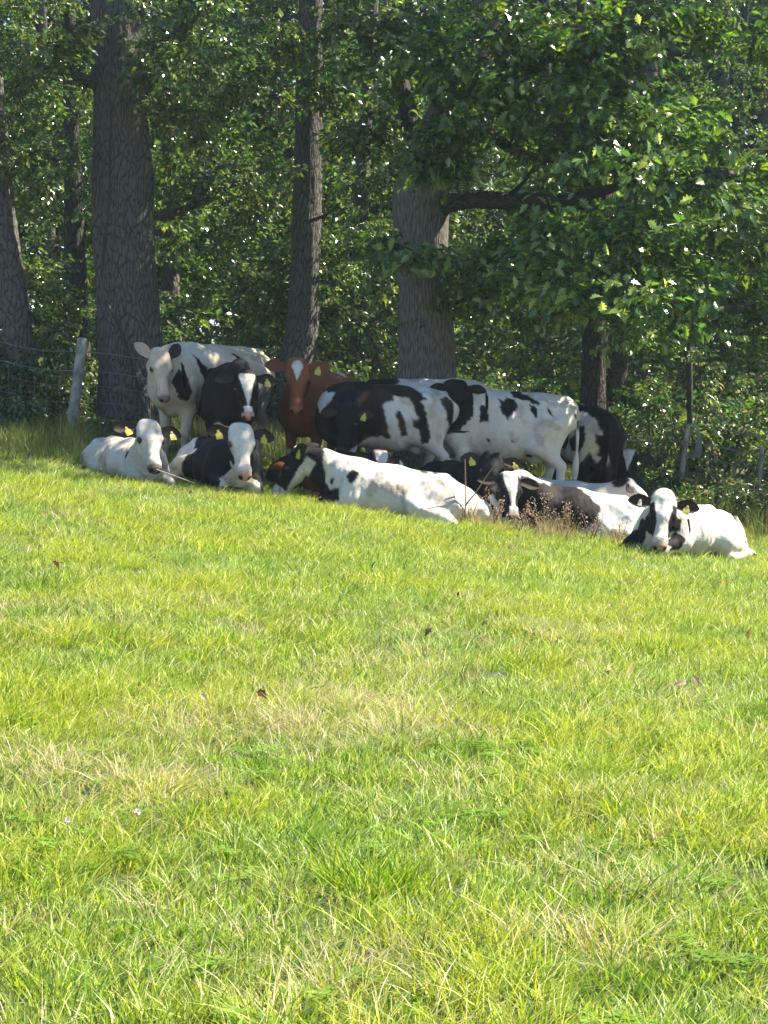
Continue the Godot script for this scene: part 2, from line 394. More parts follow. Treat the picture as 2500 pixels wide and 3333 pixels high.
	{"name": "cow", "label": "white cow with a black eye patch, its head showing above the front right cow", "pose": "lie", "size": 0.85, "at": Vector3(1.950, -0.334, -21.750), "heading": Vector3(0.93, 0, 0.37), "tilt": 1.00,
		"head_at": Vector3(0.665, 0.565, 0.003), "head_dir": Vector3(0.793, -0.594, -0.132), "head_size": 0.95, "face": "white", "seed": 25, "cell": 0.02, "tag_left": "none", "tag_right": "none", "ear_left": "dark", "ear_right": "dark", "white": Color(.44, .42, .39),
		"marks": [["ball", true, Vector3(.55, .6, .1), .12]]},
	{"name": "cow", "label": "sunlit white cow with black ears and eye patches, lying alone at the front right", "pose": "lie", "size": 0.93, "at": Vector3(2.930, -0.456, -19.800), "heading": Vector3(-0.64, 0, 0.77), "tilt": 1.00,
		"head_at": Vector3(0.721, 0.580, -0.148), "head_dir": Vector3(0.488, -0.801, -0.347), "head_size": 1.04, "face": "patched", "seed": 26, "cell": 0.0145, "soil": .25, "white": Color(.56, .53, .49), "nose": Color(.33, .22, .17), "tag_left": "yellow", "tag_right": "pale", "ear_droop": -.04, "ear_back": -.05, "ear_left": "dark", "ear_right": "dark", "arch": .08, "near": -1.0, "tail": PackedVector3Array([Vector3(-.88, .38, -.02), Vector3(-1.0, .26, -.06), Vector3(-1.0, .1, -.14), Vector3(-.95, .05, -.22), Vector3(-.88, .04, -.3)]),
		"marks": [["ball", true, Vector3(.74, .22, .17), .17],
			["ball", true, Vector3(.62, .20, -.30), .12],
			["left", true, PackedVector2Array([Vector2(.28, .60), Vector2(.14, .545), Vector2(.12, .515), Vector2(.27, .555)])]]},
	{"name": "cow", "label": "black cow with white forehead wedge lying half hidden in grass by the fence", "pose": "lie", "size": 0.98, "at": Vector3(2.750, -0.434, -24.750), "heading": Vector3(0.15, 0, 0.99), "tilt": 1.00,
		"head_at": Vector3(0.846, 0.783, 0.088), "head_dir": Vector3(0.673, -0.727, 0.136), "head_size": 1.00, "face": "triangle", "seed": 27, "nose": Color(.03, .026, .026), "cell": 0.02, "base_dark": true, "rust": .05, "tag_left": "none", "tag_right": "none", "ear_left": "dark", "ear_right": "dark",
		"marks": []},
]
var TREES := [
	{"name": "oak_tree", "label": "slim leaning tree trunk at the far left edge, lit along its right side", "group": "trees along the field edge", "at": Vector3(-4.68, 0.50, -26.00), "bark": "bark", "leaf": "small", "limb_bark": "bark", "rough": 0.020,
		"path": [Vector3(0.00, -0.20, 0.00), Vector3(0.00, 0.86, 0.00), Vector3(-0.04, 1.56, 0.00), Vector3(-0.17, 2.65, 0.00), Vector3(-0.24, 3.69, 0.00), Vector3(-0.30, 4.65, 0.00), Vector3(-0.30, 5.72, -0.00), Vector3(-0.31, 7.72, -0.00), Vector3(-0.21, 10.22, 0.12), Vector3(-0.11, 12.72, 0.24)], "radii": [0.232, 0.205, 0.197, 0.181, 0.165, 0.154, 0.138, 0.119, 0.083, 0.034],
		"limbs": [[[Vector3(-0.29, 4.16, 0.00), Vector3(-0.53, 4.59, 0.50), Vector3(-0.94, 4.81, 1.00)], [0.089, 0.068, 0.038]]],
		"crown": [[Vector3(-0.18, 4.06, 0.80), Vector3(0.90, 0.70, 0.70), 46], [Vector3(-0.29, 4.65, -1.50), Vector3(1.20, 1.30, 0.80), 60], [Vector3(-0.86, 3.08, 0.50), Vector3(0.80, 0.90, 0.70), 30], [Vector3(-1.32, 8.00, 0.50), Vector3(2.60, 2.40, 2.60), 190], [Vector3(-3.82, 7.00, 1.50), Vector3(2.20, 2.20, 2.20), 90], [Vector3(-0.19, 2.07, -1.20), Vector3(0.60, 0.70, 0.50), 30]]},
	{"name": "oak_tree", "label": "massive rough-barked tree trunk behind the tall cream cow", "group": "trees along the field edge", "at": Vector3(-3.23, 0.31, -26.00), "bark": "bark", "leaf": "small", "limb_bark": "bark", "rough": 0.050,
		"path": [Vector3(0.00, -0.14, 0.00), Vector3(-0.00, 0.26, 0.00), Vector3(-0.00, 0.96, 0.00), Vector3(-0.04, 1.75, 0.00), Vector3(-0.08, 2.52, 0.00), Vector3(-0.09, 3.30, 0.00), Vector3(-0.11, 4.34, 0.00), Vector3(-0.14, 5.03, 0.00), Vector3(-0.17, 5.90, -0.00), Vector3(-0.20, 7.90, -0.00), Vector3(-0.14, 10.40, 0.12), Vector3(-0.07, 12.90, 0.24)], "radii": [0.532, 0.463, 0.425, 0.410, 0.398, 0.386, 0.339, 0.311, 0.295, 0.254, 0.177, 0.074],
		"limbs": [[[Vector3(0.08, 4.34, 0.00), Vector3(0.42, 4.88, 0.20), Vector3(0.91, 5.37, 0.50), Vector3(1.40, 5.73, 1.00)], [0.118, 0.094, 0.066, 0.042]], [[Vector3(-0.35, 4.53, 0.00), Vector3(-0.67, 4.63, 0.40), Vector3(-1.02, 4.67, 0.80)], [0.102, 0.066, 0.038]], [[Vector3(0.16, 2.92, -0.20), Vector3(0.61, 3.04, -0.80), Vector3(1.15, 3.35, -1.20), Vector3(1.62, 3.57, -1.40)], [0.079, 0.053, 0.029, 0.017]], [[Vector3(-0.28, 1.89, 0.55), Vector3(-0.06, 1.43, 0.50), Vector3(0.07, 0.97, 0.50), Vector3(0.16, 0.63, 0.50), Vector3(0.22, 0.21, 0.60)], [0.013, 0.017, 0.017, 0.014, 0.017]], [[Vector3(-0.15, 4.28, 0.50), Vector3(-0.17, 3.56, 0.55), Vector3(-0.20, 2.88, 0.60), Vector3(-0.29, 2.12, 0.60)], [0.015, 0.017, 0.017, 0.019]]],
		"crown": [[Vector3(1.14, 4.88, 1.00), Vector3(0.70, 0.60, 0.70), 40], [Vector3(0.06, 5.40, 1.00), Vector3(0.50, 0.12, 0.30), 6], [Vector3(1.18, 4.31, 0.20), Vector3(0.80, 0.60, 0.70), 36], [Vector3(-1.02, 4.05, 0.20), Vector3(0.60, 0.80, 0.60), 26], [Vector3(0.74, 3.31, -1.20), Vector3(1.00, 0.80, 0.60), 52], [Vector3(1.44, 5.21, 1.00), Vector3(0.60, 0.50, 0.70), 26], [Vector3(-1.06, 5.04, 1.20), Vector3(0.70, 0.50, 0.70), 30], [Vector3(0.03, 8.29, 1.40), Vector3(2.80, 2.40, 2.60), 230], [Vector3(-1.27, 11.19, -0.50), Vector3(3.00, 2.40, 3.00), 170], [Vector3(1.43, 7.09, 3.10), Vector3(1.80, 1.40, 1.40), 90]]},
	{"name": "ash_tree", "label": "straight slender trunk rising behind the red-brown cow", "group": "trees along the field edge", "at": Vector3(-1.18, 0.06, -27.50), "bark": "bark", "leaf": "small", "limb_bark": "bark", "rough": 0.025,
		"path": [Vector3(0.00, -0.25, 0.00), Vector3(0.00, 0.16, 0.00), Vector3(0.02, 1.28, 0.00), Vector3(0.08, 1.82, 0.00), Vector3(0.12, 2.60, 0.00), Vector3(0.15, 3.51, 0.00), Vector3(0.17, 4.48, 0.00), Vector3(0.19, 5.50, 0.00), Vector3(0.20, 6.42, 0.00), Vector3(0.21, 8.42, -0.00), Vector3(0.33, 10.92, 0.12), Vector3(0.44, 13.42, 0.24)], "radii": [0.419, 0.365, 0.263, 0.221, 0.200, 0.192, 0.183, 0.171, 0.158, 0.136, 0.095, 0.040],
		"limbs": [[[Vector3(0.11, 5.05, 0.00), Vector3(-0.15, 5.31, 0.50), Vector3(-0.41, 5.72, 0.90)], [0.071, 0.049, 0.032]], [[Vector3(0.27, 5.54, 0.00), Vector3(0.57, 5.78, 0.50), Vector3(0.90, 6.17, 1.00)], [0.062, 0.045, 0.032]], [[Vector3(0.15, 3.17, 0.10), Vector3(0.41, 3.23, 0.50), Vector3(0.61, 3.38, 0.70)], [0.033, 0.020, 0.012]]],
		"crown": [[Vector3(0.78, 5.00, 1.30), Vector3(0.50, 0.80, 0.60), 28], [Vector3(-0.33, 4.78, 0.90), Vector3(0.60, 0.80, 0.60), 30], [Vector3(0.98, 4.31, 0.90), Vector3(0.60, 0.80, 0.70), 36], [Vector3(1.25, 5.54, 2.30), Vector3(0.70, 0.40, 0.70), 34], [Vector3(-0.50, 2.47, -1.10), Vector3(1.00, 1.10, 0.60), 70], [Vector3(0.66, 2.89, -0.90), Vector3(0.80, 1.00, 0.60), 56], [Vector3(0.58, 9.14, 0.00), Vector3(2.40, 2.80, 2.40), 190], [Vector3(1.38, 7.54, 4.30), Vector3(1.80, 1.50, 1.50), 90]]},
	{"name": "maple_tree", "label": "stout grey trunk with a sunlit right edge, forking beside a thick level limb", "group": "trees along the field edge", "at": Vector3(0.55, -0.16, -25.50), "bark": "bark_smooth", "leaf": "broad", "limb_bark": "bark_dark", "rough": 0.012,
		"path": [Vector3(0.00, -0.25, 0.00), Vector3(0.00, 0.36, 0.00), Vector3(-0.01, 1.25, 0.00), Vector3(-0.02, 1.83, 0.00), Vector3(-0.04, 2.40, 0.00), Vector3(-0.08, 2.97, 0.00), Vector3(-0.08, 3.51, 0.00), Vector3(-0.01, 3.88, 0.00), Vector3(0.18, 4.38, 0.00), Vector3(0.40, 5.02, 0.00), Vector3(0.63, 5.61, 0.00), Vector3(0.78, 6.29, 0.00), Vector3(0.98, 8.28, 0.00), Vector3(1.32, 10.76, 0.12), Vector3(1.67, 13.25, 0.24)], "radii": [0.500, 0.435, 0.377, 0.352, 0.328, 0.332, 0.367, 0.338, 0.290, 0.251, 0.222, 0.203, 0.174, 0.122, 0.051],
		"limbs": [[[Vector3(-0.08, 3.28, 0.00), Vector3(0.17, 3.48, 0.15), Vector3(0.50, 3.52, 0.50), Vector3(0.89, 3.47, 0.90), Vector3(1.36, 3.43, 1.50), Vector3(1.75, 3.46, 1.90), Vector3(2.24, 3.58, 2.50), Vector3(2.67, 3.75, 2.90)], [0.212, 0.154, 0.117, 0.104, 0.087, 0.068, 0.042, 0.021]], [[Vector3(0.89, 3.48, 0.90), Vector3(1.10, 3.66, 1.00), Vector3(1.24, 3.87, 1.10)], [0.041, 0.026, 0.015]], [[Vector3(1.30, 3.43, 1.40), Vector3(1.47, 3.26, 1.50), Vector3(1.57, 3.01, 1.60)], [0.037, 0.025, 0.014]], [[Vector3(0.07, 3.90, -0.20), Vector3(-0.16, 4.46, -0.50), Vector3(-0.35, 5.17, -0.90), Vector3(-0.47, 5.93, -1.10)], [0.204, 0.138, 0.100, 0.073]], [[Vector3(0.48, 4.63, 0.10), Vector3(0.76, 4.29, 0.50), Vector3(1.11, 4.03, 0.90), Vector3(1.45, 3.92, 1.30)], [0.115, 0.080, 0.056, 0.033]], [[Vector3(0.17, 4.57, 0.30), Vector3(-0.07, 4.44, 0.60), Vector3(-0.29, 4.37, 0.80)], [0.042, 0.030, 0.019]], [[Vector3(0.02, 4.83, 0.30), Vector3(0.16, 4.49, 0.70), Vector3(0.37, 4.24, 1.00), Vector3(0.57, 4.07, 1.30)], [0.038, 0.028, 0.019, 0.011]]],
		"crown": [[Vector3(0.07, 3.85, 1.30), Vector3(0.42, 0.16, 0.30), 22], [Vector3(-0.26, 2.81, 1.10), Vector3(0.40, 0.22, 0.30), 24], [Vector3(0.92, 4.26, 1.50), Vector3(0.90, 0.50, 0.80), 60], [Vector3(1.56, 4.88, 1.90), Vector3(1.10, 0.80, 0.90), 90], [Vector3(1.09, 2.63, 1.30), Vector3(0.80, 0.42, 0.70), 52], [Vector3(1.85, 2.85, 2.70), Vector3(0.90, 0.45, 0.80), 56], [Vector3(1.60, 2.30, 2.90), Vector3(0.60, 0.20, 0.60), 22], [Vector3(2.47, 2.39, 3.20), Vector3(0.70, 0.60, 0.60), 46], [Vector3(2.26, 3.78, 2.90), Vector3(1.00, 0.55, 0.80), 64], [Vector3(0.60, 2.42, 0.90), Vector3(0.50, 0.30, 0.50), 22], [Vector3(3.11, 3.39, 2.30), Vector3(0.80, 0.80, 0.80), 46], [Vector3(-0.18, 5.01, 0.90), Vector3(0.90, 0.60, 0.60), 40], [Vector3(0.71, 5.39, 1.30), Vector3(1.00, 0.60, 0.70), 52], [Vector3(2.07, 5.34, 2.10), Vector3(1.20, 0.60, 0.80), 70], [Vector3(0.32, 2.17, 0.30), Vector3(0.30, 0.20, 0.30), 8], [Vector3(1.65, 7.56, 2.00), Vector3(2.40, 1.50, 2.00), 640], [Vector3(0.95, 10.66, -1.00), Vector3(3.00, 2.60, 2.60), 400], [Vector3(4.05, 7.56, 2.10), Vector3(2.00, 1.50, 1.60), 130]]},
	{"name": "maple_tree", "label": "dark trunk standing behind the spotted white cow at the right", "group": "trees along the field edge", "at": Vector3(2.78, -0.44, -27.00), "bark": "bark_dark", "leaf": "broad", "limb_bark": "bark_dark", "rough": 0.020,
		"path": [Vector3(0.00, -0.25, 0.00), Vector3(0.00, 0.56, 0.00), Vector3(-0.00, 1.50, 0.00), Vector3(0.01, 2.19, 0.00), Vector3(0.07, 3.32, 0.00), Vector3(0.12, 4.53, 0.00), Vector3(0.16, 5.72, 0.00), Vector3(0.19, 6.83, 0.00), Vector3(0.22, 8.83, 0.00), Vector3(0.35, 11.33, 0.12), Vector3(0.48, 13.83, 0.24)], "radii": [0.226, 0.196, 0.164, 0.155, 0.147, 0.139, 0.131, 0.123, 0.106, 0.074, 0.031],
		"limbs": [[[Vector3(0.05, 2.92, 0.00), Vector3(0.29, 3.14, 0.50), Vector3(0.65, 3.21, 0.80)], [0.053, 0.036, 0.024]], [[Vector3(0.14, 4.29, 0.00), Vector3(-0.19, 4.57, 0.40), Vector3(-0.45, 4.94, 0.60)], [0.061, 0.040, 0.024]]],
		"crown": [[Vector3(0.53, 5.13, 1.60), Vector3(1.00, 1.00, 0.80), 70], [Vector3(-0.32, 4.05, 1.00), Vector3(0.90, 0.70, 0.70), 46], [Vector3(-0.91, 2.58, 0.60), Vector3(0.60, 0.40, 0.50), 26], [Vector3(0.35, 3.43, 1.00), Vector3(0.90, 0.80, 0.70), 46], [Vector3(1.42, 9.94, 0.00), Vector3(2.80, 2.60, 2.60), 210]]},
	{"name": "maple_tree", "label": "tree beyond the right edge reaching level dark limbs into view", "group": "trees along the field edge", "at": Vector3(6.45, -0.90, -26.00), "bark": "bark", "leaf": "broad", "limb_bark": "bark", "rough": 0.030,
		"path": [Vector3(0.00, -0.25, 0.00), Vector3(0.00, 1.07, 0.00), Vector3(-0.03, 2.57, 0.00), Vector3(-0.04, 4.12, 0.00), Vector3(-0.06, 5.66, 0.00), Vector3(-0.07, 7.11, -0.00), Vector3(-0.08, 9.11, -0.00), Vector3(0.02, 11.61, 0.12), Vector3(0.11, 14.11, 0.24)], "radii": [0.385, 0.335, 0.286, 0.266, 0.246, 0.236, 0.203, 0.142, 0.059],
		"limbs": [[[Vector3(-0.06, 4.66, 0.00), Vector3(-1.39, 4.51, 1.00), Vector3(-2.17, 4.49, 1.60), Vector3(-2.67, 4.50, 2.00)], [0.158, 0.136, 0.104, 0.065]], [[Vector3(-0.02, 2.96, 0.00), Vector3(-1.74, 2.94, 1.00), Vector3(-2.44, 2.90, 1.40), Vector3(-3.05, 2.86, 1.80)], [0.118, 0.087, 0.060, 0.033]]],
		"crown": [[Vector3(-2.11, 5.65, 1.60), Vector3(0.90, 1.00, 0.80), 66], [Vector3(-2.12, 3.60, 1.40), Vector3(0.80, 0.70, 0.70), 46], [Vector3(-1.74, 4.50, 2.00), Vector3(0.70, 1.00, 0.80), 44], [Vector3(-2.33, 2.79, 1.20), Vector3(0.60, 0.30, 0.40), 30], [Vector3(-2.16, 6.18, 2.60), Vector3(0.90, 0.60, 0.70), 70], [Vector3(1.05, 9.70, 0.50), Vector3(3.00, 2.40, 2.60), 170], [Vector3(0.15, 7.80, 3.40), Vector3(1.50, 1.10, 1.30), 40]]},
	{"name": "oak_tree", "label": "broad tree out beyond the right edge, shading the field corner", "group": "trees along the field edge", "at": Vector3(12.03, -1.22, -26.00), "bark": "bark", "leaf": "small", "limb_bark": "bark", "rough": 0.030,
		"path": [Vector3(0.00, -0.25, 0.00), Vector3(0.00, 1.39, 0.00), Vector3(-0.15, 5.21, 0.00), Vector3(-0.24, 7.43, -0.00), Vector3(-0.27, 9.43, -0.00), Vector3(-0.22, 11.93, 0.12), Vector3(-0.16, 14.43, 0.24)], "radii": [0.498, 0.433, 0.325, 0.295, 0.254, 0.177, 0.074],
		"limbs": [],
		"crown": [[Vector3(-0.03, 9.71, 0.00), Vector3(3.60, 3.20, 3.40), 120], [Vector3(2.47, 12.71, -2.00), Vector3(3.40, 3.00, 3.40), 60], [Vector3(-1.63, 13.41, -4.00), Vector3(3.20, 2.60, 3.00), 70]]},
]
const LEAF_SPOTS := [
	[Vector3(2.69, 2.13, -22.00), Vector3(0.45, 0.20, 0.50)],
	[Vector3(2.18, 2.67, -22.30), Vector3(0.80, 0.45, 0.60)],
	[Vector3(2.83, 3.46, -22.20), Vector3(0.90, 0.50, 0.60)],
	[Vector3(2.03, 3.20, -23.30), Vector3(0.40, 0.15, 0.40)],
	[Vector3(1.61, 2.45, -23.80), Vector3(0.70, 0.40, 0.50)],
	[Vector3(1.45, 4.06, -23.60), Vector3(0.80, 0.45, 0.50)],
	[Vector3(2.08, 4.70, -23.20), Vector3(1.00, 0.60, 0.50)],
	[Vector3(3.61, 3.21, -22.90), Vector3(0.70, 0.60, 0.50)],
	[Vector3(0.61, 3.68, -24.00), Vector3(0.40, 0.14, 0.25)],
	[Vector3(0.33, 2.65, -24.20), Vector3(0.35, 0.20, 0.25)],
]
const FALLEN := [[-2.44, 18.46], [-2.24, 18.57], [-0.97, 18.26], [-0.08, 14.42], [-0.05, 14.06], [-0.13, 14.57], [-2.12, 13.00], [-0.76, 16.31], [0.25, 11.15], [-0.55, 8.88], [-0.31, 9.05], [-0.79, 8.73], [2.27, 12.04], [2.19, 12.07], [1.56, 13.23], [1.47, 13.09], [1.52, 9.80], [1.43, 9.63], [1.10, 9.92], [1.50, 12.15], [-1.10, 6.84], [0.48, 13.02], [1.24, 16.23], [0.56, 16.00], [1.53, 18.23], [-2.63, 15.59], [-1.79, 18.72], [-3.44, 19.03], [-2.82, 20.16], [-2.58, 17.66], [0.59, 11.68], [3.55, 21.01], [1.84, 19.83], [-1.35, 17.34], [2.17, 16.76], [0.22, 17.72], [2.67, 15.90]]
# ---------------------------------------------------------------- ground and grass

func ground() -> void:
	var b := Builder.new()
	var xs := PackedFloat32Array([-150, -80, -40, -20, -14])
	var k := -11.0
	while k <= 11.0:
		xs.append(k)
		k += .25
	xs.append_array(PackedFloat32Array([14, 20, 40, 80, 150]))
	var ds := PackedFloat32Array([-60, -25, -8, -2, 1])
	k = 3.0
	while k <= 34.0:
		ds.append(k)
		k += .25
	ds.append_array(PackedFloat32Array([38, 46, 60, 90, 150, 260]))
	var bump := FastNoiseLite.new()
	bump.seed = 3
	bump.frequency = .35
	var rows := []
	for d in ds:
		var row := []
		for x in xs:
			row.append(b.vert(Vector3(x, land(x, d) + bump.get_noise_2d(x, d) * .03, -d), Vector3.UP))
		rows.append(row)
	for j in rows.size() - 1:
		for i in xs.size() - 1:
			b.tri(rows[j][i], rows[j][i + 1], rows[j + 1][i])
			b.tri(rows[j][i + 1], rows[j + 1][i + 1], rows[j + 1][i])
	b.resmooth()
	var o := put("field_ground", b.mesh(), M.soil)
	tag(o, "sloping pasture ground under the grass", "ground", "", "structure")


func blade(b: Builder, at: Vector3, tall: float, wide: float, lean: Vector3, turn: float, col: Color, steps := 3) -> void:
	var side := Vector3(cos(turn), 0, sin(turn)) * wide * .5
	var rows := []
	for k in steps + 1:
		var t := float(k) / steps
		var p := at + Vector3(0, tall * (t - t * t * .18 * minf(lean.length() / maxf(tall, .001), 1.5)), 0) + lean * t * t
		var w := (1.0 - t * t) if k < steps else 0.0
		rows.append([p - side * w, p + side * w])
	for k in steps:
		var n: Vector3 = (rows[k + 1][0] - rows[k][0]).cross(side).normalized()
		if k == steps - 1:
			b.tri(b.vert(rows[k][0], n, col), b.vert(rows[k][1], n, col), b.vert(rows[k + 1][0], n, col))
		else:
			var q := [b.vert(rows[k][0], n, col), b.vert(rows[k][1], n, col), b.vert(rows[k + 1][1], n, col), b.vert(rows[k + 1][0], n, col)]
			b.tri(q[0], q[1], q[2])
			b.tri(q[0], q[2], q[3])


func tuft(r: RandomNumberGenerator, blades: int, spread: float, tall: Vector2, wide: Vector2, lean: float, palette: Array, drift := Vector3.ZERO) -> ArrayMesh:
	var b := Builder.new()
	for k in blades:
		var t := r.randf() * TAU
		var d := sqrt(r.randf()) * spread
		var h := r.randf_range(tall.x, tall.y)
		var way := r.randf() * TAU
		var l := Vector3(cos(way), 0, sin(way)) * r.randf() * lean * h + Vector3(cos(t), 0, sin(t)) * lean * .4 * h + drift * h
		var c: Color = palette[r.randi() % palette.size()]
		var f := r.randf_range(.75, 1.25)
		blade(b, Vector3(cos(t) * d, -.012, sin(t) * d), h, r.randf_range(wide.x, wide.y), l, r.randf() * TAU, Color(c.r * f, c.g * f, c.b * f))
	return b.mesh()


const STRAW_PATCHES := [[-.33, 8.75, .62, .95], [-.75, 8.5, .35, .6], [-1.25, 7.55, .42, .7], [-.95, 7.3, .35, .6], [.55, 6.1, .25, .3], [.62, 5.35, .25, .45], [-.15, 5.0, .3, .5], [.75, 7.2, .3, .25], [-.6, 5.7, .2, .3], [.25, 7.3, .35, .3], [1.6, 9.5, .6, .25], [-1.6, 11.5, .8, .25], [.9, 12.2, .7, .3], [.1, 10.3, .5, .35]]

func straw_at(x: float, d: float) -> float:
	var s := 0.0
	for p in STRAW_PATCHES:
		var q := Vector2((x - p[0]) / p[2], (d - p[1]) / (p[2] * 1.1)).length()
		s = maxf(s, p[3] * clampf(1.4 - q, 0.0, 1.0))
	return s


func grass() -> void:
	var r := RandomNumberGenerator.new()
	r.seed = 21
	var lush := [Color(.25, .37, .042), Color(.31, .42, .048), Color(.36, .44, .052), Color(.18, .31, .040), Color(.42, .47, .085), Color(.12, .23, .032), Color(.28, .37, .09), Color(.62, .66, .30), Color(.07, .15, .02), Color(.44, .52, .15)]
	var dry := [Color(.66, .62, .46), Color(.74, .71, .58), Color(.56, .54, .34), Color(.50, .56, .28), Color(.34, .42, .11), Color(.42, .35, .24)]
	var drift := Vector3(.16, 0, .02)
	var kinds := []
	for k in 4:
		kinds.append(tuft(r, 44, .085, Vector2(.03, .078), Vector2(.0034, .0062), 1.0, lush, drift))
	for k in 2:
		kinds.append(tuft(r, 32, .085, Vector2(.05, .125), Vector2(.0036, .0066), 1.2, lush, drift * 1.5))
	for k in 2:
		kinds.append(tuft(r, 34, .10, Vector2(.05, .12), Vector2(.0026, .0050), 1.5, dry, drift * 2.0))
	kinds.append(tuft(r, 46, .10, Vector2(.06, .14), Vector2(.004, .007), 1.0, [Color(.13, .26, .024), Color(.18, .31, .028), Color(.10, .20, .02), Color(.26, .39, .03)], drift))
	var spots := []
	var hues := []
	for k in kinds.size():
		spots.append([])
		hues.append(PackedColorArray())
	var patch := FastNoiseLite.new()
	patch.seed = 5
	patch.frequency = .55
	patch.fractal_octaves = 3
	var fine := FastNoiseLite.new()
	fine.seed = 9
	fine.frequency = 2.4
	for zone in [[3.6, 6.5, 270.0, 1.05], [6.5, 10.0, 240.0, 1.0], [10.0, 15.0, 165.0, 1.05], [15.0, 20.0, 130.0, 1.15], [20.0, 22.5, 130.0, .85], [22.5, 27.0, 60.0, 1.2]]:
		var wide: float = zone[1] * .235 + 2.2
		var n := int(wide * 2.0 * (zone[1] - zone[0]) * zone[2])
		for k in n:
			var d := r.randf_range(zone[0], zone[1])
			var x := r.randf_range(-wide, wide)
			if absf(x) > d * .235 + .7 and r.randf() < .45:
				continue
			var dens := fine.get_noise_2d(x, d)
			if d < 12.0 and dens < -.38 and r.randf() < .75:
				continue
			var s := straw_at(x, d)
			var a := patch.get_noise_2d(x, d)
			var kind := r.randi() % 4
			if r.randf() < s * .55 or r.randf() < .03:
				kind = 6 + r.randi() % 2
			elif a > .12 and r.randf() < .6 or r.randf() < .12:
				kind = 4 + r.randi() % 2
			if kind < 6 and d < 13.0 and fine.get_noise_2d(x * .8 + 60.0, d * .8) > .42 and r.randf() < .45:
				kind = 8
			var size: float = zone[3] * r.randf_range(.75, 1.2) * (1.0 + dens * .35)
			if d > 20.3 and x < -3.2:
				size *= 1.6
			var tilt := Basis(Vector3(r.randf_range(-1, 1), 0, r.randf_range(-1, 1)).normalized(), r.randf_range(0, .22))
			# turned at random, but most blades still lean the way the wind laid them
			var basis := tilt * Basis(Vector3.UP, r.randfn(0.0, 1.1))
			spots[kind].append(Transform3D(basis.scaled(Vector3.ONE * size), Vector3(x, land(x, d), -d)))
			var warm := clampf(.5 + a * .9 + r.randf_range(-.2, .2), 0.0, 1.0)
			var tone := Color(.84, .96, 1.15).lerp(Color(1.16, 1.06, .82), warm)
			if kind == 6 or kind == 7:
				tone = Color(1.0, .96, .9)
			var f := r.randf_range(.78, 1.26)
			hues[kind].append(Color(tone.r * f, tone.g * f, tone.b * f))
	for k in kinds.size():
		var o := many("grass" if k != 6 and k != 7 else "dry_grass", kinds[k], M.grass if k != 6 and k != 7 else M.straw, spots[k], hues[k])
		tag(o, "short sunlit pasture grass covering the slope" if k != 6 and k != 7 else "straw-pale dead grass matted into the turf", "grass", "pasture grass", "stuff")
	# clover leaves low in the turf near the bottom of the picture
	var cl := Builder.new()
	for k in 9:
		var t := r.randf() * TAU
		var p := Vector3(cos(t), 0, sin(t)) * r.randf() * .09 + Vector3(0, r.randf_range(.025, .05), 0)
		for j in 3:
			var u := Vector3(cos(t + j * 2.1), r.randf_range(-.1, .25), sin(t + j * 2.1)).normalized()
			var w := u.cross(Vector3.UP).normalized()
			var q := r.randf_range(.011, .016)
			var c := Color(.17, .30, .035) * r.randf_range(.8, 1.2)
			cl.flat(p, p + u * q + w * q * .75, p + u * q * 1.5, c)
			cl.flat(p, p + u * q * 1.5, p + u * q - w * q * .75, c)
	var where := []
	var tint := PackedColorArray()
	for k in 420:
		var d := r.randf_range(4.0, 9.5)
		var x := r.randf_range(-1, 1) * (d * .22 + .4)
		if patch.get_noise_2d(x * 1.7 + 30.0, d * 1.7) < .02:
			continue
		where.append(Transform3D(Basis(Vector3.UP, r.randf() * TAU).scaled(Vector3.ONE * r.randf_range(.8, 1.3)), Vector3(x, land(x, d), -d)))
		tint.append(Color.WHITE * r.randf_range(.8, 1.3))
	tag(many("clover_leaves", cl.mesh(), M.grass, where, tint), "low dark clover leaves spread through the near turf", "clover", "", "stuff")


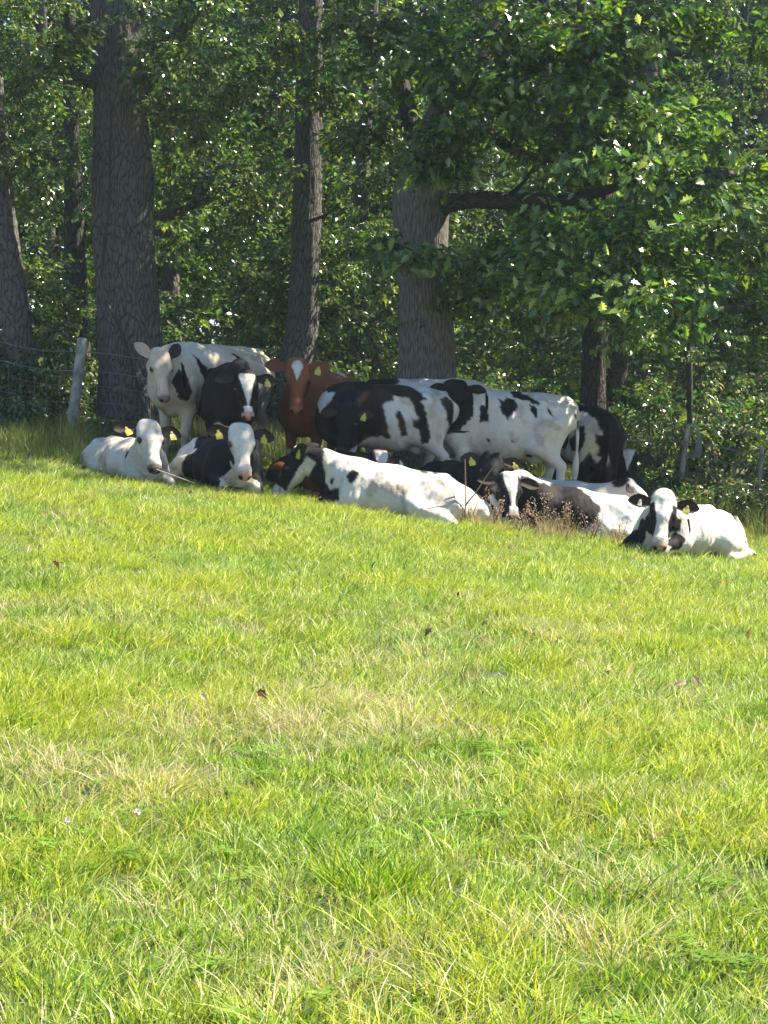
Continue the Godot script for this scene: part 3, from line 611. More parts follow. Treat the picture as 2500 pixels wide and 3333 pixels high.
# tall rough grass and weeds along the fence and under the hedge
func rough_growth() -> void:
	var r := RandomNumberGenerator.new()
	r.seed = 77
	var green := [Color(.11, .18, .045), Color(.15, .22, .06), Color(.09, .15, .05), Color(.24, .25, .10), Color(.34, .31, .17)]
	var a := tuft(r, 38, .13, Vector2(.22, .55), Vector2(.006, .011), .55, green)
	var b := tuft(r, 30, .16, Vector2(.12, .36), Vector2(.006, .012), .9, green)
	var where := [[], []]
	var tint := [PackedColorArray(), PackedColorArray()]
	for k in 3800:
		var d := r.randf_range(20.9, 28.0)
		var x := r.randf_range(-8.0, 8.5)
		var keep := .22
		var size := r.randf_range(.5, .9)
		if x < -3.0 and d > 20.9:
			keep = .8
			size = r.randf_range(.5, .95) * (.85 if d < 22.3 else 1.0)
		elif d > 24.6:
			keep = .7
			size = r.randf_range(.7, 1.25)
		elif x > 3.3 and d > 22.5:
			keep = .4
		else:
			keep = .10
			size *= .55
		if r.randf() > keep:
			continue
		var j := r.randi() % 2
		where[j].append(Transform3D(Basis(Vector3.UP, r.randf() * TAU).scaled(Vector3(1, r.randf_range(.8, 1.2), 1) * size), Vector3(x, land(x, d), -d)))
		tint[j].append(Color.WHITE * r.randf_range(.7, 1.2))
	var tan := tuft(r, 30, .12, Vector2(.12, .34), Vector2(.003, .006), .9, [Color(.46, .36, .24), Color(.40, .30, .20), Color(.34, .36, .15), Color(.54, .46, .32)])
	var spots := []
	var hues := PackedColorArray()
	for k in 34:
		var x := r.randf_range(.8, 2.3)
		var d := r.randf_range(19.55, 20.25)
		spots.append(Transform3D(Basis(Vector3.UP, r.randf() * TAU).scaled(Vector3.ONE * r.randf_range(.5, 1.0)), Vector3(x, land(x, d), -d)))
		hues.append(Color.WHITE * r.randf_range(.75, 1.15))
	tag(many("dry_grass", tan, M.straw, spots, hues), "tan withered grass tangled among the dry dock plants", "grass", "", "stuff")
	for j in 2:
		tag(many("rough_grass", [a, b][j], M.grass, where[j], tint[j]), "long shaded rough grass along the fence line", "grass", "rough grass by the fence", "stuff")


func leaf_into(b: Builder, at: Transform3D, long: float, kind: String, c: Color, curl := .15) -> void:
	var shape := []
	match kind:
		"lobed":
			shape = [[0.0, .015], [.14, .05], [.24, .26], [.31, .12], [.44, .40], [.52, .17], [.65, .34], [.74, .14], [.86, .16], [1.0, 0.0]]
		"oval":
			shape = [[0.0, .02], [.2, .20], [.5, .29], [.8, .17], [1.0, 0.0]]
		"dead":
			shape = [[0.0, .02], [.2, .28], [.35, .18], [.55, .36], [.7, .2], [1.0, 0.0]]
	var last := []
	for s in shape:
		var t: float = s[0]
		var w: float = s[1] * long
		var bend := -curl * t * t * long
		var lift := w * .38
		var row := [at * Vector3(t * long, bend + lift, -w), at * Vector3(t * long, bend, 0), at * Vector3(t * long, bend + lift, w)]
		if last:
			for k in 2:
				b.flat(last[k], last[k + 1], row[k + 1], c)
				b.flat(last[k], row[k + 1], row[k], c)
		last = row


# a leafy twig about .8 m across
func spray(r: RandomNumberGenerator, kind: String, leaves: int, size: Vector2, reach: float, palette: Array) -> ArrayMesh:
	var b := Builder.new()
	var stems := []
	for k in 4:
		var dir := Vector3(r.randf_range(.4, 1.0), r.randf_range(-.35, .25), r.randf_range(-.8, .8)).normalized()
		var from := Vector3(r.randf_range(0, .25) * reach, 0, 0)
		stems.append([from, dir * reach * r.randf_range(.6, 1.0)])
		var p := PackedVector3Array([from, from + stems[k][1] * .5 + Vector3(0, .02, 0), from + stems[k][1]])
		b.tube(p, PackedFloat32Array([.006, .004, .0015]), 3, Color(.07, .06, .045), 0.0, null, false)
	for k in leaves:
		var s: Array = stems[k % 4]
		var t := r.randf_range(.12, 1.0)
		var p: Vector3 = s[0] + s[1] * t + Vector3(r.randf_range(-1, 1), r.randf_range(-1, .6), r.randf_range(-1, 1)) * .06
		var out: Vector3 = ((s[1] as Vector3).normalized() * .7 + Vector3(r.randf_range(-1, 1), r.randf_range(-1.1, .25), r.randf_range(-1, 1))).normalized()
		var up := Vector3(r.randf_range(-.9, .9), 1, r.randf_range(-.9, .9)).normalized()
		var z := out.cross(up).normalized()
		var c: Color = palette[r.randi() % palette.size()]
		var f := r.randf_range(.75, 1.3)
		leaf_into(b, Transform3D(Basis(out, z.cross(out), z), p), r.randf_range(size.x, size.y), kind, Color(c.r * f, c.g * f, c.b * f), r.randf_range(0, .3))
	return b.mesh()


var SPRAYS := {}

func make_sprays() -> void:
	var r := RandomNumberGenerator.new()
	r.seed = 5
	var green := [Color(.08, .155, .054), Color(.068, .14, .062), Color(.095, .172, .055), Color(.048, .10, .048), Color(.13, .20, .055)]
	var autumn := green + [Color(.30, .34, .16), Color(.11, .17, .04), Color(.15, .18, .05), Color(.24, .23, .05), Color(.085, .14, .045)]
	SPRAYS = {"small": [], "broad": [], "bush": []}
	for k in 3:
		SPRAYS.small.append(spray(r, "oval", 46, Vector2(.055, .095), .42, autumn))
		SPRAYS.broad.append(spray(r, "lobed", 26, Vector2(.075, .145), .42, green + [Color(.22, .30, .05), Color(.17, .26, .045), Color(.14, .22, .045)]))
		SPRAYS.bush.append(spray(r, "oval", 52, Vector2(.045, .08), .36, green + [Color(.22, .25, .11), Color(.27, .20, .11), Color(.30, .33, .18)]))


func foliage(parent: Node3D, blobs: Array, kind: String, r: RandomNumberGenerator, grow := 1.0, thin := .33) -> void:
	var kinds: Array = SPRAYS[kind]
	var where := []
	var tint := []
	for k in kinds.size():
		where.append([])
		tint.append(PackedColorArray())
	for bl in blobs:
		var n := int(bl[2] * (thin if (bl[0] as Vector3).y > 5.6 else 1.0))
		var hub := Vector3.ZERO
		var group := 14 if (bl[0] as Vector3).y > 5.6 else 5
		for k in n:
			if k % group == 0:
				hub = Vector3(r.randfn(), r.randfn(), r.randfn()).normalized() * pow(r.randf(), .42)
			var v := hub + Vector3(r.randfn(), r.randfn(), r.randfn()) * .16
			var p: Vector3 = bl[0] + v * bl[1]
			var yaw := atan2(-v.z, v.x) + r.randfn(0.0, .8)
			var basis := Basis(Vector3.UP, yaw) * Basis(Vector3(0, 0, 1), r.randf_range(-.6, .35)) * Basis(Vector3(1, 0, 0), r.randf_range(-.5, .5))
			var j := r.randi() % kinds.size()
			where[j].append(Transform3D(basis.scaled(Vector3.ONE * grow * r.randf_range(.8, 1.25)), p))
			var f := r.randf_range(.75, 1.25)
			tint[j].append(Color(f * r.randf_range(.9, 1.12), f, f * r.randf_range(.8, 1.1)))
	for j in kinds.size():
		if where[j]:
			many("crown", kinds[j], M.leaf, where[j], tint[j], parent)


func smooth_path(points: Array, radii: Array, step: float) -> Array:
	var c := Curve3D.new()
	for k in points.size():
		var t: Vector3 = (points[mini(k + 1, points.size() - 1)] - points[maxi(k - 1, 0)]) * .22
		c.add_point(points[k], -t, t)
	var runs := PackedFloat32Array([0.0])
	for k in range(1, points.size()):
		runs.append(c.get_closest_offset(points[k]))
	var n := maxi(int(c.get_baked_length() / step), 3)
	var path := PackedVector3Array()
	var rad := PackedFloat32Array()
	for k in n + 1:
		var o := c.get_baked_length() * k / n
		path.append(c.sample_baked(o))
		var j := 0
		while j < runs.size() - 2 and o > runs[j + 1]:
			j += 1
		rad.append(lerpf(radii[j], radii[j + 1], clampf((o - runs[j]) / maxf(runs[j + 1] - runs[j], .001), 0.0, 1.0)))
	return [path, rad]


func trees() -> void:
	var r := RandomNumberGenerator.new()
	r.seed = 400
	var noise := FastNoiseLite.new()
	noise.seed = 12
	noise.frequency = .35
	noise.fractal_octaves = 3
	for t in TREES:
		var root := thing(t.name, t.label, "tree", t.at, t.group)
		var s := smooth_path(t.path, t.radii, .07)
		var b := Builder.new()
		b.tube(s[0], s[1], 40, Color.WHITE, t.rough, noise)
		b.resmooth()
		put("trunk", b.mesh(), M[t.bark], root)
		for l in t.limbs:
			var q := smooth_path(l[0], l[1], .08)
			var lb := Builder.new()
			lb.tube(q[0], q[1], 12, Color.WHITE, .012, noise)
			lb.resmooth()
			var pale: bool = l[1][0] < .068 and l[1][0] > .062 and t.rough == .012
			put("branch", lb.mesh(), M.pale_wood if pale else M[t.limb_bark], root)
		foliage(root, t.crown, t.leaf, r)
		if t.rough == .012:
			single_leaves(root, r)


# trees deeper in the wood: each its own trunk and crown
func deep_wood() -> void:
	var r := RandomNumberGenerator.new()
	r.seed = 901
	var noise := FastNoiseLite.new()
	noise.seed = 31
	noise.frequency = .35
	var k := 0
	var row := -1
	for d in [30.0, 33.5, 37.5, 42.0, 47.0]:
		row += 1
		var wide: float = d * .19 + 2.5
		var x := -wide + r.randf_range(0, 1.2)
		while x < wide + 2.0:
			var at := Vector3(x, land(x, d), -d - r.randf_range(0, 2.5))
			var root := thing("woodland_tree", "slender %s tree %s in the shaded wood, %s" % [["greyish", "dark-barked"][k % 2], ["just behind the fence", "a little deeper", "midway back", "far back", "deepest"][row], ["far left", "left", "left of centre", "right of centre", "right", "far right"][clampi(int((x / d + .19) / .38 * 6.0), 0, 5)]], "tree", at, "trees deep in the wood")
			var tall := r.randf_range(11, 15)
			var lean := Vector3(r.randf_range(-.9, .9), tall, r.randf_range(-.6, .6))
			var q := smooth_path([Vector3(0, -.3, 0), lean * .3 + Vector3(r.randf_range(-.15, .15), 0, 0), lean * .65, lean], [r.randf_range(.13, .24), .12, .09, .03], .25)
			var b := Builder.new()
			b.tube(q[0], q[1], 12, Color.WHITE, .012, noise)
			b.resmooth()
			put("trunk", b.mesh(), M[["bark", "bark_dark"][k % 2]], root)
			var blobs := []
			blobs.append([Vector3(0, 1.3, 0), Vector3(2.1, 1.3, 1.2), 90])
			blobs.append([Vector3(0, 3.4, 0), Vector3(2.0, 1.5, 1.2), 70])
			blobs.append([lean * .38, Vector3(2.0, 1.8, 1.4), 90])
			blobs.append([lean * .62, Vector3(2.3, 2.2, 1.7), 80])
			blobs.append([lean * .9, Vector3(2.2, 2.2, 1.7), 60])
			foliage(root, blobs, "small" if k % 3 else "broad", r, 1.25)
			x += r.randf_range(3.2, 4.6)
			k += 1
	# beyond them the wood closes into one mass
	var where := []
	var tint := PackedColorArray()
	for j in 8500:
		var d := r.randf_range(51, 60)
		var x := r.randf_range(-20, 20)
		where.append(Transform3D(Basis.from_euler(Vector3(r.randf_range(-.6, .6), r.randf() * TAU, r.randf_range(-.6, .4))).scaled(Vector3.ONE * r.randf_range(2.2, 3.4)), Vector3(x, land(x, d) + pow(r.randf(), .8) * 17.0, -d)))
		tint.append(Color.WHITE * r.randf_range(.7, 1.2))
	tag(many("far_wood", SPRAYS.small[0], M.leaf, where, tint), "dense leafage closing the back of the wood", "wood", "", "stuff")


const BUSHES := [
	["bramble bush sprawling over the fence at the right end of the herd", 3.55, 26.5, .55, 1.5, .5, 60],
	["bramble bush behind the leaning stake with a few reddish leaves", 3.9, 26.5, .8, 1.9, .6, 90],
	["bramble thicket at the right edge beside the thin green post", 5.2, 26.6, .9, 1.7, .6, 90],
	["leafy shrub behind the spotted white cow", 1.7, 26.8, .65, 1.3, .6, 130],
	["low shrub between the grey trunk and the spotted cow's back", .95, 27.6, .7, 1.3, .6, 90],
	["shrub with sunlit leaves between the two straight trunks", -1.7, 28.2, 1.0, 1.8, .7, 150],
	["dense shrub behind the rump of the tall cream cow", -1.0, 29.2, .9, 1.4, .7, 110],
	["grey-leaved shrub climbing the wire at the far left", -4.6, 25.7, .55, 1.3, .4, 60],
	["dark shrub behind the weathered post", -3.9, 27.4, .9, 1.3, .7, 110],
	["shrub in the gap left of the massive trunk", -5.2, 27.6, 1.0, 1.9, .7, 130],
	["low leafy growth in front of the fence, right of the crooked stake", 4.15, 25.0, .6, .55, .4, 44],
	["nettles in front of the fence between the half-hidden cow and the crooked stake", 3.35, 25.0, .5, .6, .35, 60],
	["low bramble reaching into the grass at the right edge", 5.0, 24.8, .7, .65, .5, 56],
	["nettles at the foot of the fence at the far left edge", -4.7, 24.4, .5, .5, .4, 50],
	["small weeds behind the foot of the wooden post", -3.3, 25.2, .45, .4, .3, 40]]

func bushes() -> void:
	var r := RandomNumberGenerator.new()
	r.seed = 55
	for q in BUSHES:
		var at := Vector3(q[1], land(q[1], q[2]), -q[2])
		var root := thing("bush", q[0], "bush", at, "bushes along the fence")
		for k in 4:
			var a := r.randf() * TAU
			var b := Builder.new()
			var top := Vector3(cos(a) * q[3] * .7, q[4] * r.randf_range(.6, 1.0), sin(a) * q[5] * .7)
			var p := smooth_path([Vector3(cos(a) * .06, -.05, sin(a) * .06), top * .5 + Vector3(0, q[4] * .2, 0), top], [.014, .01, .004], .1)
			b.tube(p[0], p[1], 5)
			put("stem", b.mesh(), M.twig, root)
		foliage(root, [[Vector3(0, q[4] * .5, 0), Vector3(q[3], q[4] * .55, q[5]), q[6]]], "bush", r, 1.0)


# ---------------------------------------------------------------- fence

func post(called: String, label: String, at: Vector3, lean: Vector3, tall: float, wide: float, material: Material, square := true) -> Node3D:
	var b := Builder.new()
	var noise := FastNoiseLite.new()
	noise.seed = int(at.x * 100.0)
	noise.frequency = .8
	var path := PackedVector3Array()
	var rad := PackedFloat32Array()
	for k in 12:
		var t := k / 11.0
		path.append(Vector3(0, -.2, 0).lerp(lean + Vector3(0, tall, 0), t))
		rad.append(wide * .5 * (1.08 - .12 * t))
	b.tube(path, rad, 10, Color.WHITE, wide * .06, noise)
	b.resmooth()
	var o := put(called, b.mesh(), material)
	o.position = at
	tag(o, label, "post", "posts of the wire fence")
	return o


func fence() -> void:
	var p := Vector3(-3.86, land(-3.8, 24.7), -24.7)
	post("fence_post", "weathered grey wooden fence post leaning right beside the massive trunk", p, Vector3(.21, 0, .05), 1.28, .135, M.post)
	post("fence_post", "thin crooked stake leaning right in the hedge shade, right of the lying black cow", Vector3(3.62, land(3.6, 25.2), -25.2), Vector3(.16, 0, 0), 1.15, .075, M.post)
	post("fence_post", "slim green-grey post near the right edge of the wire fence", Vector3(4.66, land(4.6, 25.3), -25.3), Vector3(.06, 0, 0), .98, .06, M.post)
	post("dead_stake", "grey dead stub rising out of the bramble at the right", Vector3(4.14, land(4.1, 27.2), -27.2), Vector3(-.06, 0, 0), 2.15, .085, M.bark)
	var root := thing("wire_fence", "sagging wire mesh fence running behind the cattle under the trees", "fence", Vector3.ZERO)
	var line := func(x: float, h: float) -> Vector3:
		return Vector3(x, land(x, 24.95) + h + .03 * sin(x * 1.9) - .02 * sin(x * 4.3 + h), -24.95 - .03 * sin(x * .8) - .25 * smoothstep(2.0, 4.5, x))
	for h in [1.13, .90, .72, .52, .32, .14]:
		var path := PackedVector3Array()
		var rad := PackedFloat32Array()
		var x := -7.5
		while x <= 7.6:
			path.append(line.call(x, h))
			rad.append(.0065 if h > .85 else .0034)
			x += .15
		var b := Builder.new()
		b.tube(path, rad, 5)
		put("wire", b.mesh(), M.wire, root)
	var x := -7.4
	var r := RandomNumberGenerator.new()
	r.seed = 3
	while x < 7.5:
		var b := Builder.new()
		var top: Vector3 = line.call(x, .90)
		var low: Vector3 = line.call(x + r.randf_range(-.02, .02), .03)
		b.tube(PackedVector3Array([low, low.lerp(top, .5) + Vector3(r.randf_range(-.01, .01), 0, 0), top]), PackedFloat32Array([.0026, .0026, .0026]), 4)
		put("stay_wire", b.mesh(), M.wire, root)
		x += .155


func netting() -> void:
	var b := Builder.new()
	var last := []
	for k in 9:
		var t := k / 8.0
		var w := .012 + .075 * pow(t, 1.6)
		var turn := t * 1.1
		var p := Vector3(.05 * sin(t * 3.0), -t * .42, .02 * cos(t * 5.0))
		var row := [p - Vector3(cos(turn), 0, sin(turn)) * w, p + Vector3(cos(turn), 0, sin(turn)) * w]
		if last:
			b.flat(last[0], last[1], row[1])
			b.flat(last[0], row[1], row[0])
		last = row
	var o := put("torn_netting", b.mesh(), plain(Color(.24, .25, .24), .7, .3))
	o.position = Vector3(3.86, land(3.86, 25.1) + 1.18, -25.12)
	tag(o, "torn grey strip hanging on the fence just right of the crooked stake", "strip")


# ---------------------------------------------------------------- small things in the grass

func weeds() -> void:
	var r := RandomNumberGenerator.new()
	r.seed = 64
	var brown := [Color(.32, .24, .18), Color(.40, .31, .23), Color(.26, .20, .15), Color(.48, .41, .31)]
	for q in [[1.06, 19.9, .42, "brown seeding dock plant left of the blazed lying cow"], [1.32, 19.75, .34, "short brown dock plant just below the blazed face"], [1.55, 19.85, .46, "rusty dock plant in front of the black flank of the shaded lying cow"], [1.78, 19.8, .40, "brown dock plant beneath the middle of the shaded lying cow"], [2.02, 19.8, .36, "thin dry dock plant near the rump of the shaded lying cow"], [.82, 20.05, .36, "brown dock plant beside the tail of the large white cow"], [2.28, 19.75, .30, "pale dry weed left of the sunlit lying cow"]]:
		var root := thing("dry_weed", q[3], "weed", Vector3(q[0], land(q[0], q[1]), -q[1]), "dry weeds in front of the lying cattle")
		for k in 4:
			var b := Builder.new()
			var top := Vector3(r.randf_range(-.13, .13), q[2] * r.randf_range(.6, .95), r.randf_range(-.1, .1))
			b.tube(PackedVector3Array([Vector3(r.randf_range(-.03, .03), -.02, 0), top * .5 + Vector3(.01, 0, 0), top]), PackedFloat32Array([.006, .005, .002]), 5)
			put("stem", b.mesh(), M.dry_stem, root)
			var s := Builder.new()
			for j in 44:
				var t := r.randf_range(.35, 1.05)
				var o := Vector3(r.randf_range(-1, 1), r.randf_range(-.3, .6), r.randf_range(-1, 1)) * (.07 - .035 * t)
				var x := Vector3(r.randf_range(-1, 1), r.randf_range(-1, 1), r.randf_range(-1, 1)).normalized()
				var z := x.cross(Vector3(.2, 1, .3)).normalized()
				leaf_into(s, Transform3D(Basis(x, z.cross(x), z), top * t + o), r.randf_range(.011, .026), "oval", brown[r.randi() % 4] * r.randf_range(.8, 1.2))
			put("seed_head", s.mesh(), M.dead_leaf, root)
	# one tall bare stalk with two side shoots
	var root := thing("dead_stalk", "tall bare forked stalk standing in front of the black lying cow", "weed", Vector3(.80, land(.80, 20.0), -20.0))
	for p in [[Vector3(0, -.02, 0), Vector3(.01, .3, 0), Vector3(.0, .66, 0)], [Vector3(.0, .08, 0), Vector3(-.08, .24, .01), Vector3(-.13, .36, .02)], [Vector3(.0, .20, 0), Vector3(.10, .32, .0), Vector3(.30, .62, .0)]]:
		var b := Builder.new()
		b.tube(PackedVector3Array(p), PackedFloat32Array([.009, .007, .004]), 6)
		put("stem", b.mesh(), M.dry_stem, root)
	# a bleached stick lying in front of the white-faced cow
	var stick := Builder.new()
	stick.tube(PackedVector3Array([Vector3(-.17, .1, 0), Vector3(0, .04, .02), Vector3(.2, -.03, .03)]), PackedFloat32Array([.006, .008, .005]), 6)
	var o := put("dry_stick", stick.mesh(), M.pale_wood)
	o.position = Vector3(-2.05, land(-2.05, 19.75) + .12, -19.75)
	tag(o, "bleached dry stick lying between the two lying cows at the left", "stick")


func litter() -> void:
	var r := RandomNumberGenerator.new()
	r.seed = 17
	var tones := [Color(.13, .09, .06), Color(.22, .16, .11), Color(.50, .40, .30), Color(.10, .07, .05), Color(.42, .32, .15)]
	var shapes := []
	for k in 5:
		var b := Builder.new()
		leaf_into(b, Transform3D(Basis(), Vector3(-.03, 0, 0)), .075, "dead", tones[k], .7)
		shapes.append(b.mesh())
	var same := {}
	for q in FALLEN:
		var k := r.randi() % 5
		var o := put("fallen_leaf", shapes[k], M.dead_leaf)
		o.transform = Transform3D(Basis.from_euler(Vector3(r.randf_range(-.7, .7), r.randf() * TAU, r.randf_range(-.5, .5))).scaled(Vector3.ONE * r.randf_range(.5, .85)), Vector3(q[0], land(q[0], q[1]) + .085 + q[1] * .002, -q[1]))
		var label := "%s curled dead leaf in grass, %s, %s" % [["dark brown", "brown", "pale tan", "blackish", "yellowish"][k], ["far left", "left", "left of centre", "right of centre", "right", "far right"][clampi(int((q[0] / q[1] + .19) / .38 * 6.0), 0, 5)], "lower pasture" if q[1] < 8.5 else "mid pasture" if q[1] < 12.0 else "upper pasture" if q[1] < 16.5 else "just below the herd"]
		tag(o, label, "leaf", "dead leaves fallen on the pasture")
		if not same.has(label):
			same[label] = []
		same[label].append(o)
	for label in same:
		var alike: Array = same[label]
		if alike.size() > 1:   # told apart by how near they lie
			alike.sort_custom(func(a: Node3D, b: Node3D) -> bool: return a.position.z > b.position.z)
			for k in alike.size():
				alike[k].set_meta("label", "%s, %s" % [label, "the nearest" if k == 0 else "the farthest" if k == alike.size() - 1 else "the middle one"])
	# clover flowers
	for q in [[-.81, 6.55, "white clover flower at the lower left, the larger of two"], [-1.02, 6.42, "white clover flower at the lower left nearer the edge"]]:
		var root := thing("clover_flower", q[2], "flower", Vector3(q[0], land(q[0], q[1]), -q[1]), "clover flowers")
		var s := Builder.new()
		s.tube(PackedVector3Array([Vector3.ZERO, Vector3(.004, .06, 0), Vector3(0, .10, 0)]), PackedFloat32Array([.0015, .0013, .0013]), 5)
		put("stem", s.mesh(), M.green_stem, root)
		var h := Builder.new()
		for k in 34:
			var v := Vector3(r.randfn(), r.randfn() + .3, r.randfn()).normalized()
			var z := v.cross(Vector3(.3, .5, .8)).normalized()
			leaf_into(h, Transform3D(Basis(v, z.cross(v), z), Vector3(0, .103, 0) + v * .003), .0095, "oval", Color.WHITE, .2)
		put("flower_head", h.mesh(), M.clover, root)
	# tussocks that stand above the turf
	var bright := [Color(.30, .43, .03), Color(.22, .37, .028), Color(.40, .48, .05), Color(.13, .27, .025), Color(.10, .21, .025)]
	for q in [[-.04, 5.95, 300, .21, "bright tussock of long grass at the lower centre casting a dark shadow"], [.88, 7.0, 150, .16, "grass tussock at the right with a dark hollow beneath it"], [.42, 5.2, 50, .14, "yellowish grass tussock near the bottom edge right of centre"], [-.86, 4.95, 60, .14, "bright grass tussock in the bottom left corner"], [-.30, 6.75, 40, .13, "small tussock of upright blades left of centre"]]:
		var m := tuft(r, q[2], .07 + q[2] * .00025, Vector2(q[3] * .5, q[3]), Vector2(.004, .007), 1.0, bright)
		var o := put("grass_tussock", m, M.grass)
		o.position = Vector3(q[0], land(q[0], q[1]), -q[1])
		tag(o, q[4], "grass tuft", "tussocks in the pasture")


# the big lobed leaves hanging in front of the maple's crown, one by one
func single_leaves(root: Node3D, r: RandomNumberGenerator) -> void:
	var mats := [plain(Color(.08, .15, .05), .24, .8), plain(Color(.11, .20, .05), .24, .8), plain(Color(.19, .28, .06), .26, .7)]
	for m in mats:
		m.backlight_enabled = true
		m.backlight = Color(.55, .75, .12).linear_to_srgb()
		m.cull_mode = BaseMaterial3D.CULL_DISABLED
	var shapes := []
	for k in 3:
		var b := Builder.new()
		leaf_into(b, Transform3D(), [.12, .145, .17][k], "lobed", Color.WHITE, .1 + .08 * k)
		shapes.append(b.mesh())
	for k in 210:
		var blob: Array = LEAF_SPOTS[r.randi() % LEAF_SPOTS.size()]
		var c: Vector3 = blob[0] - root.position
		var p := c + Vector3(r.randf_range(-1, 1) * blob[1].x, r.randf_range(-1, 1) * blob[1].y, r.randf_range(.3, 1.0) * blob[1].z)
		var o := put("leaf", shapes[r.randi() % 3], mats[r.randi() % 3 if r.randf() < .6 else 0], root)
		var out := Vector3(r.randf_range(-1, 1), r.randf_range(-1.2, .1), r.randf_range(-.3, .8)).normalized()
		var up := Vector3(r.randf_range(-.6, .6), r.randf_range(.2, 1), r.randf_range(0, 1)).normalized()
		var z := out.cross(up).normalized()
		o.transform = Transform3D(Basis(out, z.cross(out), z), p)
# ---------------------------------------------------------------- cattle
# A body is a field of tapered capsules joined by a smooth minimum, meshed as surface nets.
class Flesh:
	var a := PackedVector3Array()
	var ba := PackedVector3Array()
	var il := PackedFloat32Array()
	var r0 := PackedFloat32Array()
	var r1 := PackedFloat32Array()
	var ax := PackedVector3Array()
	var wf := PackedFloat32Array()
	var kk := PackedFloat32Array()
	var reach := PackedFloat32Array()
	# flat: how much narrower than round the bone is along the axis
	func bone(p: Vector3, q: Vector3, ra: float, rb: float, k := 0.06, axis := Vector3.ZERO, flat := 1.0) -> void:
		var w := 1.0 / flat - 1.0
		var d := q - p
		if axis != Vector3.ZERO:
			d += axis * (d.dot(axis) * w)
		a.append(p)
		ba.append(d)
		il.append(1.0 / maxf(d.length_squared(), 1e-8))
		r0.append(ra)
		r1.append(rb)
		ax.append(axis)
		wf.append(w if axis != Vector3.ZERO else 0.0)
		kk.append(k)
	func one(i: int, p: Vector3) -> float:
		var q := p - a[i]
		if wf[i] != 0.0:
			q += ax[i] * (q.dot(ax[i]) * wf[i])
		var h := clampf(q.dot(ba[i]) * il[i], 0.0, 1.0)
		return (q - ba[i] * h).length() - (r0[i] + (r1[i] - r0[i]) * h)
	func dist(p: Vector3, ids: PackedInt32Array) -> float:
		var d := 10.0
		for i in ids:
			var q := p - a[i]
			if wf[i] != 0.0:
				q += ax[i] * (q.dot(ax[i]) * wf[i])
			var b := ba[i]
			var h := clampf(q.dot(b) * il[i], 0.0, 1.0)
			var e := (q - b * h).length() - (r0[i] + (r1[i] - r0[i]) * h)
			var k := kk[i]
			if k < 0.0:   # a hollow
				var c := -k - absf(d + e)
				d = maxf(d, -e) + (c * c / (-4.0 * k) if c > 0.0 else 0.0)
				continue
			var t := k - absf(d - e)
			d = minf(d, e) - (t * t / (4.0 * k) if t > 0.0 else 0.0)
		return d


